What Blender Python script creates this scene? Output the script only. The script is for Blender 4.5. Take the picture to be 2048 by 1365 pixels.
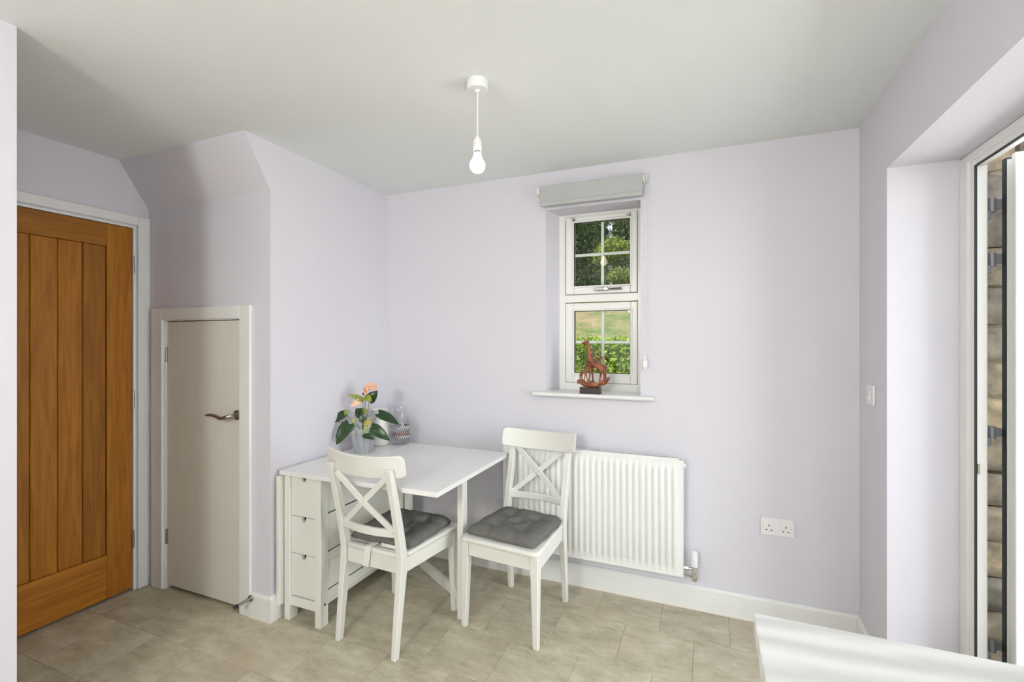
import bpy, bmesh, math, random
from mathutils import Vector, Matrix, noise

for o in list(bpy.data.objects):
    bpy.data.objects.remove(o, do_unlink=True)
sc = bpy.context.scene
COL = sc.collection
R = math.radians

# ------------------------------------------------------------------ camera, world, sun, lights, exposure
cam_d = bpy.data.cameras.new('camera')
cam_d.sensor_width = 36.0
cam_d.lens = 36.0 * 942.0 / 2048.0
cam_d.clip_start = 0.02
cam = bpy.data.objects.new('camera', cam_d)
COL.objects.link(cam)
cam.location = (0, 0, 1.404)
cam.rotation_euler = (R(90), 0, R(22.5))
sc.camera = cam

sc.view_settings.view_transform = 'Standard'
sc.view_settings.look = 'None'
sc.view_settings.gamma = 1.0
sc.view_settings.use_curve_mapping = False
sc.view_settings.exposure = 0.24
sc.cycles.use_denoising = True
sc.cycles.max_bounces = 7
sc.cycles.diffuse_bounces = 4
sc.cycles.use_adaptive_sampling = True
sc.cycles.adaptive_threshold = 0.08
sc.cycles.adaptive_min_samples = 16
sc.cycles.transparent_max_bounces = 10
sc.cycles.sample_clamp_indirect = 6.0
sc.cycles.caustics_reflective = False
sc.cycles.caustics_refractive = False

world = bpy.data.worlds.new('sky')
sc.world = world
world.use_nodes = True
wn, wl = world.node_tree.nodes, world.node_tree.links
wn.clear()
w_out = wn.new('ShaderNodeOutputWorld')
w_bg = wn.new('ShaderNodeBackground')
w_sky = wn.new('ShaderNodeTexSky')
w_sky.sky_type = 'NISHITA'
w_sky.sun_disc = False
w_sky.sun_elevation = R(52)
w_sky.sun_rotation = R(200)
w_sky.air_density = 1.0
w_sky.dust_density = 3.0
w_mix = wn.new('ShaderNodeMixRGB')
w_mix.inputs[0].default_value = 0.55
w_mix.inputs[2].default_value = (7.0, 7.2, 7.5, 1)
w_bg.inputs[1].default_value = 0.22
wl.new(w_sky.outputs[0], w_mix.inputs[1])
wl.new(w_mix.outputs[0], w_bg.inputs[0])
wl.new(w_bg.outputs[0], w_out.inputs[0])

def area(name, loc, rot, sx, sy, power, color):
    d = bpy.data.lights.new(name, 'AREA')
    d.shape = 'RECTANGLE'
    d.size, d.size_y, d.energy, d.color = sx, sy, power, color
    o = bpy.data.objects.new(name, d)
    COL.objects.link(o)
    o.location = loc
    o.rotation_euler = rot
    return o

sd = bpy.data.lights.new('sun', 'SUN')
sd.energy = 2.6
sd.angle = R(6)
sd.color = (1.0, 0.95, 0.86)
so = bpy.data.objects.new('sun', sd)
COL.objects.link(so)
so.rotation_euler = Vector((0.55, 1.0, -1.35)).to_track_quat('-Z', 'Y').to_euler()
# fill light added at the unseen kitchen window; daylight through the garden door opening
area('kitchen_window_fill', (-0.75, -2.66, 1.55), (R(90), 0, 0), 2.3, 1.35, 11, (0.97, 0.98, 1.0))
area('daylight_garden_door', (2.6, 1.35, 1.35), (0, R(90), 0), 2.4, 2.2, 88, (0.95, 0.97, 1.0))
# ------------------------------------------------------------------ materials
MATS = {}
def mat(name, col, rough=0.5, metal=0.0, noise_scale=None, col2=None, bump=0.0, bump_scale=80.0, spec=0.5,
        stretch=(1, 1, 1), coat=0.0, detail=4.0, fac=(0.35, 0.65)):
    if name in MATS:
        return MATS[name]
    m = bpy.data.materials.new(name)
    m.use_nodes = True
    nt = m.node_tree
    b = nt.nodes['Principled BSDF']
    b.inputs['Base Color'].default_value = (*col, 1)
    b.inputs['Roughness'].default_value = rough
    b.inputs['Metallic'].default_value = metal
    b.inputs['Specular IOR Level'].default_value = spec
    if coat:
        b.inputs['Coat Weight'].default_value = coat
    if noise_scale or bump:
        tc = nt.nodes.new('ShaderNodeTexCoord')
        mp = nt.nodes.new('ShaderNodeMapping')
        mp.inputs['Scale'].default_value = stretch
        nt.links.new(tc.outputs['Object'], mp.inputs['Vector'])
    if noise_scale:
        n = nt.nodes.new('ShaderNodeTexNoise')
        n.inputs['Scale'].default_value = noise_scale
        n.inputs['Detail'].default_value = detail
        cr = nt.nodes.new('ShaderNodeValToRGB')
        cr.color_ramp.elements[0].position = fac[0]
        cr.color_ramp.elements[1].position = fac[1]
        cr.color_ramp.elements[0].color = (*col, 1)
        cr.color_ramp.elements[1].color = (*(col2 or col), 1)
        nt.links.new(mp.outputs[0], n.inputs['Vector'])
        nt.links.new(n.outputs['Fac'], cr.inputs[0])
        nt.links.new(cr.outputs[0], b.inputs['Base Color'])
    if bump:
        n2 = nt.nodes.new('ShaderNodeTexNoise')
        n2.inputs['Scale'].default_value = bump_scale
        n2.inputs['Detail'].default_value = 5
        bp = nt.nodes.new('ShaderNodeBump')
        bp.inputs['Strength'].default_value = bump
        bp.inputs['Distance'].default_value = 0.002
        nt.links.new(mp.outputs[0], n2.inputs['Vector'])
        nt.links.new(n2.outputs['Fac'], bp.inputs['Height'])
        nt.links.new(bp.outputs[0], b.inputs['Normal'])
    MATS[name] = m
    return m

M_WALL = mat('lilac_paint', (0.69, 0.676, 0.728), 0.85, noise_scale=3.0, col2=(0.70, 0.686, 0.738), bump=0.05, bump_scale=260, spec=0.25)
M_CEIL = mat('ceiling_paint', (0.785, 0.812, 0.797), 0.9, noise_scale=2.0, col2=(0.795, 0.822, 0.807), bump=0.05, bump_scale=200, spec=0.2)
M_TRIM = mat('white_gloss_paint', (0.80, 0.81, 0.79), 0.35, noise_scale=6, col2=(0.82, 0.83, 0.81))
M_CUPB = mat('cream_door_paint', (0.72, 0.71, 0.62), 0.42, noise_scale=5, col2=(0.745, 0.735, 0.65), bump=0.06, bump_scale=60, stretch=(8, 8, 0.6))
M_UPVC = mat('white_upvc', (0.83, 0.83, 0.80), 0.28)
M_RAD = mat('radiator_enamel', (0.84, 0.85, 0.83), 0.3)
M_PLASTIC = mat('white_plastic', (0.82, 0.82, 0.82), 0.3)
M_CHAIR = mat('cream_white_lacquer', (0.755, 0.755, 0.70), 0.38, noise_scale=9, col2=(0.775, 0.775, 0.725))
M_TABLE = mat('white_lacquer', (0.77, 0.778, 0.715), 0.36, noise_scale=8, col2=(0.795, 0.80, 0.745))
M_TOPW = mat('white_table_foil', (0.83, 0.83, 0.82), 0.33)
M_STEEL = mat('brushed_steel', (0.40, 0.38, 0.35), 0.32, metal=1.0)
M_CHROME = mat('chrome', (0.75, 0.74, 0.72), 0.15, metal=1.0)
M_DARK = mat('black_gasket', (0.012, 0.018, 0.016), 0.5)
M_HOLE = mat('dark_slot', (0.02, 0.02, 0.02), 0.8)
M_HINGE = mat('grey_powder_coat', (0.30, 0.31, 0.34), 0.45, metal=0.3)
M_BLIND = mat('grey_blind_fabric', (0.47, 0.485, 0.475), 0.85, bump=0.25, bump_scale=500)
M_CUSH = mat('grey_cotton', (0.155, 0.152, 0.142), 0.95, noise_scale=30, col2=(0.175, 0.172, 0.16), bump=0.6, bump_scale=700, spec=0.15)
M_STRAP = mat('white_cotton_tape', (0.80, 0.79, 0.74), 0.9, bump=0.4, bump_scale=500)
M_CERAMIC = mat('white_ceramic', (0.80, 0.80, 0.74), 0.2)
M_SOIL = mat('brown_soil', (0.10, 0.07, 0.045), 0.95, noise_scale=60, col2=(0.2, 0.15, 0.1))
M_LEAF = mat('glossy_dark_leaf', (0.010, 0.032, 0.008), 0.3, noise_scale=14, col2=(0.022, 0.062, 0.014), bump=0.3, bump_scale=25)
M_LEAFY = mat('young_leaf', (0.19, 0.27, 0.035), 0.35, noise_scale=25, col2=(0.34, 0.36, 0.08))
M_PEACH = mat('peach_spathe', (0.80, 0.40, 0.26), 0.4, noise_scale=18, col2=(0.86, 0.55, 0.40))
M_AMBER = mat('amber_spathe', (0.50, 0.29, 0.05), 0.4, noise_scale=30, col2=(0.30, 0.30, 0.05))
M_SPADIX = mat('spadix', (0.55, 0.22, 0.12), 0.6, bump=0.5, bump_scale=300)
M_STEM = mat('plant_stem', (0.13, 0.16, 0.05), 0.5)
M_FIGURE = mat('carved_reddish_wood', (0.13, 0.032, 0.014), 0.42, noise_scale=22, col2=(0.33, 0.105, 0.04), bump=0.5, bump_scale=90)
M_PLINTH = mat('dark_wood_plinth', (0.022, 0.010, 0.008), 0.35, noise_scale=20, col2=(0.03, 0.014, 0.01))
M_BLACKINK = mat('black_print', (0.015, 0.012, 0.012), 0.5)
M_PINKINK = mat('pink_print', (0.74, 0.50, 0.44), 0.5)
M_WHITEINK = mat('white_print', (0.85, 0.85, 0.83), 0.5)
M_CARCASS = mat('walnut_unit_door', (0.11, 0.06, 0.035), 0.4, noise_scale=5, col2=(0.15, 0.085, 0.05), stretch=(1, 12, 1))
M_MORTAR = mat('mortar', (0.42, 0.36, 0.27), 0.95, bump=0.8, bump_scale=60)
M_PAVING = mat('paving_slab', (0.42, 0.40, 0.36), 0.85, noise_scale=9, col2=(0.5, 0.48, 0.44), bump=0.4, bump_scale=60)
M_BARK = mat('bark', (0.10, 0.08, 0.06), 0.9, noise_scale=9, col2=(0.16, 0.13, 0.10), bump=0.8, bump_scale=20)
M_CAULK = mat('sealant_bead', (0.78, 0.70, 0.60), 0.6)
M_RENDER = mat('outer_render', (0.5, 0.45, 0.38), 0.9)

def principled(name):
    m = bpy.data.materials.new(name)
    m.use_nodes = True
    return m, m.node_tree, m.node_tree.nodes['Principled BSDF']

def make_oak(name, along):
    m, nt, b = principled(name)
    tc = nt.nodes.new('ShaderNodeTexCoord')
    oi = nt.nodes.new('ShaderNodeObjectInfo')
    ad = nt.nodes.new('ShaderNodeVectorMath'); ad.operation = 'ADD'
    sc_ = nt.nodes.new('ShaderNodeVectorMath'); sc_.operation = 'SCALE'
    cx = nt.nodes.new('ShaderNodeCombineXYZ')
    for k in range(3):
        nt.links.new(oi.outputs['Random'], cx.inputs[k])
    nt.links.new(cx.outputs[0], sc_.inputs[0]); sc_.inputs['Scale'].default_value = 7.0
    nt.links.new(tc.outputs['Object'], ad.inputs[0]); nt.links.new(sc_.outputs[0], ad.inputs[1])
    mp = nt.nodes.new('ShaderNodeMapping')
    mp.inputs['Scale'].default_value = (9, 9, 0.55) if along == 'z' else (9, 0.55, 9)
    nt.links.new(ad.outputs[0], mp.inputs['Vector'])
    n1 = nt.nodes.new('ShaderNodeTexNoise'); n1.inputs['Scale'].default_value = 5; n1.inputs['Detail'].default_value = 8
    n1.inputs['Roughness'].default_value = 0.65; n1.inputs['Distortion'].default_value = 0.6
    nt.links.new(mp.outputs[0], n1.inputs['Vector'])
    cr = nt.nodes.new('ShaderNodeValToRGB')
    cr.color_ramp.elements[0].position = 0.3; cr.color_ramp.elements[0].color = (0.25, 0.085, 0.006, 1)
    cr.color_ramp.elements[1].position = 0.7; cr.color_ramp.elements[1].color = (0.43, 0.172, 0.015, 1)
    nt.links.new(n1.outputs['Fac'], cr.inputs[0])
    hs = nt.nodes.new('ShaderNodeHueSaturation')
    mr = nt.nodes.new('ShaderNodeMapRange')
    mr.inputs['To Min'].default_value = 0.88; mr.inputs['To Max'].default_value = 1.12
    nt.links.new(oi.outputs['Random'], mr.inputs['Value'])
    nt.links.new(mr.outputs[0], hs.inputs['Value'])
    nt.links.new(cr.outputs[0], hs.inputs['Color'])
    nt.links.new(hs.outputs[0], b.inputs['Base Color'])
    b.inputs['Roughness'].default_value = 0.5
    b.inputs['Specular IOR Level'].default_value = 0.3
    bp = nt.nodes.new('ShaderNodeBump'); bp.inputs['Strength'].default_value = 0.12; bp.inputs['Distance'].default_value = 0.002
    nt.links.new(n1.outputs['Fac'], bp.inputs['Height']); nt.links.new(bp.outputs[0], b.inputs['Normal'])
    return m
M_OAKV = make_oak('oak_upright_grain', 'z')
M_OAKH = make_oak('oak_cross_grain', 'y')

def make_tile():
    m, nt, b = principled('stone_effect_vinyl')
    tc = nt.nodes.new('ShaderNodeTexCoord'); oi = nt.nodes.new('ShaderNodeObjectInfo')
    geo = nt.nodes.new('ShaderNodeNewGeometry')
    mp = nt.nodes.new('ShaderNodeMapping'); mp.inputs['Scale'].default_value = (0.7, 1.5, 1)
    nt.links.new(geo.outputs['Position'], mp.inputs['Vector'])
    n1 = nt.nodes.new('ShaderNodeTexNoise'); n1.noise_dimensions = '4D'
    n1.inputs['Scale'].default_value = 9.0; n1.inputs['Detail'].default_value = 12; n1.inputs['Roughness'].default_value = 0.76
    mul = nt.nodes.new('ShaderNodeMath'); mul.operation = 'MULTIPLY'; mul.inputs[1].default_value = 3.0
    nt.links.new(oi.outputs['Random'], mul.inputs[0]); nt.links.new(mul.outputs[0], n1.inputs['W'])
    nt.links.new(mp.outputs[0], n1.inputs['Vector'])
    cr = nt.nodes.new('ShaderNodeValToRGB')
    e = cr.color_ramp.elements
    e[0].position = 0.28; e[0].color = (0.30, 0.262, 0.172, 1)
    e[1].position = 0.72; e[1].color = (0.69, 0.65, 0.525, 1)
    k = e.new(0.5); k.color = (0.49, 0.45, 0.33, 1)
    nt.links.new(n1.outputs['Fac'], cr.inputs[0])
    mx = nt.nodes.new('ShaderNodeMixRGB'); mx.blend_type = 'MIX'
    mx.inputs[2].default_value = (0.50, 0.40, 0.29, 1)
    n3 = nt.nodes.new('ShaderNodeTexNoise'); n3.inputs['Scale'].default_value = 2.3; n3.inputs['Detail'].default_value = 3
    nt.links.new(geo.outputs['Position'], n3.inputs['Vector'])
    mr3 = nt.nodes.new('ShaderNodeMapRange'); mr3.inputs['From Min'].default_value = 0.5; mr3.inputs['From Max'].default_value = 0.75
    mr3.inputs['To Max'].default_value = 0.6
    nt.links.new(n3.outputs['Fac'], mr3.inputs['Value']); nt.links.new(mr3.outputs[0], mx.inputs[0])
    nt.links.new(cr.outputs[0], mx.inputs[1])
    hs = nt.nodes.new('ShaderNodeHueSaturation')
    mr = nt.nodes.new('ShaderNodeMapRange'); mr.inputs['To Min'].default_value = 0.95; mr.inputs['To Max'].default_value = 1.05
    nt.links.new(oi.outputs['Random'], mr.inputs['Value']); nt.links.new(mr.outputs[0], hs.inputs['Value'])
    nt.links.new(mx.outputs[0], hs.inputs['Color']); nt.links.new(hs.outputs[0], b.inputs['Base Color'])
    b.inputs['Roughness'].default_value = 0.5
    b.inputs['Specular IOR Level'].default_value = 0.4
    bp = nt.nodes.new('ShaderNodeBump'); bp.inputs['Strength'].default_value = 0.12; bp.inputs['Distance'].default_value = 0.002
    nt.links.new(n1.outputs['Fac'], bp.inputs['Height']); nt.links.new(bp.outputs[0], b.inputs['Normal'])
    return m
M_TILE = make_tile()
M_GROUT = mat('tile_joint', (0.50, 0.455, 0.35), 0.7)

def make_marble():
    m, nt, b = principled('pale_marble_laminate')
    geo = nt.nodes.new('ShaderNodeNewGeometry')
    mp = nt.nodes.new('ShaderNodeMapping'); mp.inputs['Rotation'].default_value = (0, 0, R(-18)); mp.inputs['Scale'].default_value = (1, 3.0, 1)
    nt.links.new(geo.outputs['Position'], mp.inputs['Vector'])
    w = nt.nodes.new('ShaderNodeTexWave'); w.wave_type = 'BANDS'; w.bands_direction = 'Y'
    w.inputs['Scale'].default_value = 1.5; w.inputs['Distortion'].default_value = 11.0; w.inputs['Detail'].default_value = 6; w.inputs['Detail Scale'].default_value = 0.8
    nt.links.new(mp.outputs[0], w.inputs['Vector'])
    cr = nt.nodes.new('ShaderNodeValToRGB')
    cr.color_ramp.elements[0].position = 0.0; cr.color_ramp.elements[0].color = (0.64, 0.66, 0.645, 1)
    cr.color_ramp.elements[1].position = 1.0; cr.color_ramp.elements[1].color = (0.83, 0.845, 0.83, 1)
    nt.links.new(w.outputs['Fac'], cr.inputs[0]); nt.links.new(cr.outputs[0], b.inputs['Base Color'])
    b.inputs['Roughness'].default_value = 0.38
    return m
M_MARBLE = make_marble()

def make_stone():
    m, nt, b = principled('sandstone')
    tc = nt.nodes.new('ShaderNodeTexCoord'); oi = nt.nodes.new('ShaderNodeObjectInfo')
    n1 = nt.nodes.new('ShaderNodeTexNoise'); n1.noise_dimensions = '4D'
    n1.inputs['Scale'].default_value = 16; n1.inputs['Detail'].default_value = 8
    mul = nt.nodes.new('ShaderNodeMath'); mul.operation = 'MULTIPLY'; mul.inputs[1].default_value = 9
    nt.links.new(oi.outputs['Random'], mul.inputs[0]); nt.links.new(mul.outputs[0], n1.inputs['W'])
    nt.links.new(tc.outputs['Object'], n1.inputs['Vector'])
    cr = nt.nodes.new('ShaderNodeValToRGB')
    cr.color_ramp.elements[0].position = 0.3; cr.color_ramp.elements[0].color = (0.13, 0.095, 0.055, 1)
    cr.color_ramp.elements[1].position = 0.72; cr.color_ramp.elements[1].color = (0.42, 0.32, 0.18, 1)
    nt.links.new(n1.outputs['Fac'], cr.inputs[0])
    hs = nt.nodes.new('ShaderNodeHueSaturation')
    mr = nt.nodes.new('ShaderNodeMapRange'); mr.inputs['To Min'].default_value = 0.45; mr.inputs['To Max'].default_value = 0.95
    nt.links.new(oi.outputs['Random'], mr.inputs['Value']); nt.links.new(mr.outputs[0], hs.inputs['Value'])
    nt.links.new(mr.outputs[0], hs.inputs['Saturation'])
    nt.links.new(cr.outputs[0], hs.inputs['Color']); nt.links.new(hs.outputs[0], b.inputs['Base Color'])
    b.inputs['Roughness'].default_value = 0.9
    bp = nt.nodes.new('ShaderNodeBump'); bp.inputs['Strength'].default_value = 0.8; bp.inputs['Distance'].default_value = 0.01
    nt.links.new(n1.outputs['Fac'], bp.inputs['Height']); nt.links.new(bp.outputs[0], b.inputs['Normal'])
    return m
M_STONE = make_stone()

def make_foliage(name, dark, light, trans=0.35):
    m = bpy.data.materials.new(name); m.use_nodes = True
    nt = m.node_tree; nt.nodes.clear()
    out = nt.nodes.new('ShaderNodeOutputMaterial')
    geo = nt.nodes.new('ShaderNodeNewGeometry')
    cr = nt.nodes.new('ShaderNodeValToRGB')
    cr.color_ramp.elements[0].color = (*dark, 1); cr.color_ramp.elements[1].color = (*light, 1)
    nt.links.new(geo.outputs['Random Per Island'], cr.inputs[0])
    d = nt.nodes.new('ShaderNodeBsdfPrincipled'); d.inputs['Roughness'].default_value = 0.5
    t = nt.nodes.new('ShaderNodeBsdfTranslucent')
    mx = nt.nodes.new('ShaderNodeMixShader'); mx.inputs[0].default_value = trans
    nt.links.new(cr.outputs[0], d.inputs['Base Color']); nt.links.new(cr.outputs[0], t.inputs['Color'])
    nt.links.new(d.outputs[0], mx.inputs[1]); nt.links.new(t.outputs[0], mx.inputs[2]); nt.links.new(mx.outputs[0], out.inputs[0])
    return m
M_HEDGE = make_foliage('hedge_leaves', (0.10, 0.22, 0.015), (0.62, 0.80, 0.10))
M_TREE = make_foliage('tree_leaves', (0.04, 0.085, 0.02), (0.27, 0.36, 0.07))
M_SHRUB = make_foliage('shrub_leaves', (0.03, 0.07, 0.02), (0.16, 0.26, 0.06))
M_TREE2 = make_foliage('yellow_green_leaves', (0.07, 0.13, 0.02), (0.44, 0.50, 0.10))
M_GRASS = make_foliage('grass_blades', (0.20, 0.26, 0.06), (0.44, 0.38, 0.20))

def make_bank():
    m, nt, b = principled('dry_grass_bank')
    geo = nt.nodes.new('ShaderNodeNewGeometry')
    n1 = nt.nodes.new('ShaderNodeTexNoise'); n1.inputs['Scale'].default_value = 1.6; n1.inputs['Detail'].default_value = 12; n1.inputs['Roughness'].default_value = 0.78
    nt.links.new(geo.outputs['Position'], n1.inputs['Vector'])
    cr = nt.nodes.new('ShaderNodeValToRGB')
    cr.color_ramp.elements[0].position = 0.40; cr.color_ramp.elements[0].color = (0.10, 0.17, 0.03, 1)
    cr.color_ramp.elements[1].position = 0.58; cr.color_ramp.elements[1].color = (0.33, 0.255, 0.15, 1)
    nt.links.new(n1.outputs['Fac'], cr.inputs[0]); nt.links.new(cr.outputs[0], b.inputs['Base Color'])
    b.inputs['Roughness'].default_value = 0.95
    return m
M_BANK = make_bank()

def make_glass(name, tint=(1, 1, 1), ior=1.5, rough=0.0, boost=1.0):
    # thin clear pane: see-through with a Fresnel mirror on top
    m = bpy.data.materials.new(name); m.use_nodes = True
    nt = m.node_tree; nt.nodes.clear()
    out = nt.nodes.new('ShaderNodeOutputMaterial')
    lw_ = nt.nodes.new('ShaderNodeLayerWeight'); lw_.inputs[0].default_value = 0.5
    pw = nt.nodes.new('ShaderNodeMath'); pw.operation = 'POWER'; pw.inputs[1].default_value = 5.0
    mu = nt.nodes.new('ShaderNodeMath'); mu.operation = 'MULTIPLY_ADD'; mu.inputs[1].default_value = 0.9 * boost; mu.inputs[2].default_value = 0.035 * boost; mu.use_clamp = True
    nt.links.new(lw_.outputs['Facing'], pw.inputs[0])
    t = nt.nodes.new('ShaderNodeBsdfTransparent'); t.inputs[0].default_value = (*tint, 1)
    g = nt.nodes.new('ShaderNodeBsdfGlossy'); g.inputs['Roughness'].default_value = rough
    mx = nt.nodes.new('ShaderNodeMixShader')
    nt.links.new(pw.outputs[0], mu.inputs[0]); nt.links.new(mu.outputs[0], mx.inputs[0])
    nt.links.new(t.outputs[0], mx.inputs[1]); nt.links.new(g.outputs[0], mx.inputs[2]); nt.links.new(mx.outputs[0], out.inputs[0])
    return m
M_GLASS = make_glass('window_glass', (0.93, 0.96, 0.94))
M_BOTTLE = make_glass('bottle_glass', (0.975, 0.98, 0.98), 1.45, 0.02)

def make_wrap():
    m = bpy.data.materials.new('clear_cellophane'); m.use_nodes = True
    nt = m.node_tree; nt.nodes.clear()
    out = nt.nodes.new('ShaderNodeOutputMaterial')
    t = nt.nodes.new('ShaderNodeBsdfTransparent'); t.inputs[0].default_value = (0.9, 0.93, 0.95, 1)
    d = nt.nodes.new('ShaderNodeBsdfDiffuse'); d.inputs[0].default_value = (0.78, 0.82, 0.84, 1)
    g = nt.nodes.new('ShaderNodeBsdfGlossy'); g.inputs['Roughness'].default_value = 0.12
    a = nt.nodes.new('ShaderNodeMixShader'); a.inputs[0].default_value = 0.34
    b = nt.nodes.new('ShaderNodeMixShader'); b.inputs[0].default_value = 0.12
    nt.links.new(t.outputs[0], a.inputs[1]); nt.links.new(d.outputs[0], a.inputs[2])
    nt.links.new(a.outputs[0], b.inputs[1]); nt.links.new(g.outputs[0], b.inputs[2]); nt.links.new(b.outputs[0], out.inputs[0])
    return m
M_WRAP = make_wrap()
M_POT = mat('grey_plastic_pot', (0.20, 0.22, 0.235), 0.4)

def make_emit(name, col, s):
    m = bpy.data.materials.new(name); m.use_nodes = True
    nt = m.node_tree; nt.nodes.clear()
    out = nt.nodes.new('ShaderNodeOutputMaterial'); e = nt.nodes.new('ShaderNodeEmission')
    e.inputs[0].default_value = (*col, 1); e.inputs[1].default_value = s
    nt.links.new(e.outputs[0], out.inputs[0])
    return m
M_BULB = make_emit('lit_bulb', (1.0, 0.86, 0.66), 14.0)
M_FILL = make_emit('fill_globe_glow', (1.0, 0.975, 0.93), 95.0)  # emission of the added fill globes

def make_checker():
    m, nt, b = principled('black_white_check_print')
    tc = nt.nodes.new('ShaderNodeTexCoord')
    ck = nt.nodes.new('ShaderNodeTexChecker'); ck.inputs['Scale'].default_value = 1.0
    ck.inputs[1].default_value = (0.85, 0.85, 0.83, 1); ck.inputs[2].default_value = (0.012, 0.012, 0.012, 1)
    mp = nt.nodes.new('ShaderNodeMapping'); mp.inputs['Scale'].default_value = (52, 2, 1)
    nt.links.new(tc.outputs['UV'], mp.inputs['Vector']); nt.links.new(mp.outputs[0], ck.inputs['Vector'])
    nt.links.new(ck.outputs[0], b.inputs['Base Color'])
    return m
M_CHECK = make_checker()

# ------------------------------------------------------------------ object helpers
def link(o, parent=None):
    COL.objects.link(o)
    if parent is not None:
        o.parent = parent
        if parent.type == 'EMPTY':
            o.matrix_parent_inverse = Matrix.Translation(-Vector(parent.location))
    return o

def tag(o, label=None, cat=None, group=None, kind=None):
    if label: o['label'] = label
    if cat: o['category'] = cat
    if group: o['group'] = group
    if kind: o['kind'] = kind
    return o

def thing(name, loc, label, cat, group=None, kind=None):
    o = bpy.data.objects.new(name, None)
    o.empty_display_size = 0.05
    o.location = loc
    COL.objects.link(o)
    return tag(o, label, cat, group, kind)

class G:
    """collects shapes in one bmesh and links them as one mesh object"""
    def __init__(s):
        s.bm = bmesh.new()
    def box(s, x0, x1, y0, y1, z0, z1, bev=0.0, seg=1):
        r = bmesh.ops.create_cube(s.bm, size=1.0)
        v = r['verts']
        bmesh.ops.scale(s.bm, vec=(abs(x1 - x0), abs(y1 - y0), abs(z1 - z0)), verts=v)
        bmesh.ops.translate(s.bm, vec=((x0 + x1) / 2, (y0 + y1) / 2, (z0 + z1) / 2), verts=v)
        if bev:
            es = list({e for q in v for e in q.link_edges})
            bmesh.ops.bevel(s.bm, geom=es, offset=bev, segments=seg, profile=0.5, affect='EDGES')
        return s
    def prism(s, pts, axis, a0, a1, bev=0.0):
        """pts 2-D outline; axis: the extrusion axis. x: pts=(y,z); y: pts=(x,z); z: pts=(x,y)"""
        def p3(p, a):
            return {'x': (a, p[0], p[1]), 'y': (p[0], a, p[1]), 'z': (p[0], p[1], a)}[axis]
        A = [s.bm.verts.new(p3(p, a0)) for p in pts]
        B = [s.bm.verts.new(p3(p, a1)) for p in pts]
        n = len(pts)
        fs = [s.bm.faces.new(A), s.bm.faces.new(B[::-1])]
        for i in range(n):
            fs.append(s.bm.faces.new((A[i], B[i], B[(i + 1) % n], A[(i + 1) % n])))
        bmesh.ops.recalc_face_normals(s.bm, faces=fs)
        if bev:
            es = [e for e in fs[0].edges] + [e for e in fs[1].edges]
            bmesh.ops.bevel(s.bm, geom=es, offset=bev, segments=2, profile=0.5, affect='EDGES')
        return s
    def loft(s, rings, closed=True, caps=True):
        R_ = [[s.bm.verts.new(p) for p in r] for r in rings]
        n = len(rings[0]); fs = []
        for a, b in zip(R_[:-1], R_[1:]):
            for i in range(n if closed else n - 1):
                j = (i + 1) % n
                fs.append(s.bm.faces.new((a[i], a[j], b[j], b[i])))
        if caps and closed:
            fs.append(s.bm.faces.new(R_[0][::-1])); fs.append(s.bm.faces.new(R_[-1]))
        bmesh.ops.recalc_face_normals(s.bm, faces=fs)
        return s
    def lathe(s, prof, c, seg=32, caps=True):
        rings = [[(c[0] + r * math.cos(2 * math.pi * i / seg), c[1] + r * math.sin(2 * math.pi * i / seg), c[2] + z) for i in range(seg)] for r, z in prof]
        return s.loft(rings, True, caps)
    def tube(s, pts, rad, seg=10):
        pts = [Vector(p) for p in pts]
        if not isinstance(rad, (list, tuple)):
            rad = [rad] * len(pts)
        rings = []
        up = Vector((0, 0, 1))
        prev = None
        for i, p in enumerate(pts):
            t = (pts[min(i + 1, len(pts) - 1)] - pts[max(i - 1, 0)]).normalized()
            if prev is None:
                a = t.orthogonal().normalized() if abs(t.dot(up)) > 0.95 else t.cross(up).normalized()
            else:
                a = (prev - t * prev.dot(t)).normalized()
            prev = a
            b = t.cross(a)
            rings.append([tuple(p + (a * math.cos(2 * math.pi * k / seg) + b * math.sin(2 * math.pi * k / seg)) * rad[i]) for k in range(seg)])
        return s.loft(rings)
    def bar(s, p0, p1, w, h, upv=(0, 0, 1), bev=0.0, w1=None, h1=None):
        """rectangular bar from p0 to p1; w across, h along upv"""
        p0, p1, upv = Vector(p0), Vector(p1), Vector(upv)
        t = (p1 - p0).normalized()
        a = t.cross(upv).normalized(); b = a.cross(t).normalized()
        w1 = w if w1 is None else w1; h1 = h if h1 is None else h1
        before = set(s.bm.edges)
        rings = [[tuple(p + a * (sx * ww / 2) + b * (sy * hh / 2)) for sx, sy in ((-1, -1), (1, -1), (1, 1), (-1, 1))] for p, ww, hh in ((p0, w, h), (p1, w1, h1))]
        s.loft(rings)
        if bev:
            bmesh.ops.bevel(s.bm, geom=[e for e in s.bm.edges if e not in before], offset=bev, segments=1, affect='EDGES')
        return s
    def obj(s, name, m, parent=None, smooth=False, angle=40):
        me = bpy.data.meshes.new(name)
        s.bm.to_mesh(me); s.bm.free()
        me.materials.append(m)
        if smooth:
            me.shade_smooth()
            me.set_sharp_from_angle(angle=R(angle))
        return link(bpy.data.objects.new(name, me), parent)

def box(name, m, parent, *b, bev=0.0):
    return G().box(*b, bev=bev).obj(name, m, parent)

def struct(o, label=None):
    return tag(o, label, None, None, 'structure')

def copy_tree(o, parent=None):
    c = o.copy(); COL.objects.link(c)
    if parent is not None:
        c.parent = parent
    for ch in list(o.children):
        copy_tree(ch, c)
    return c

XL, XR, YB, ZC = -2.02, 0.656, 2.65, 2.4
XD = -2.99            # wall with the oak door
YA = 1.717            # front of the boxing under the stairs
YN = 0.778            # near side of the door recess
YK = -2.6             # kitchen wall behind the camera

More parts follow.
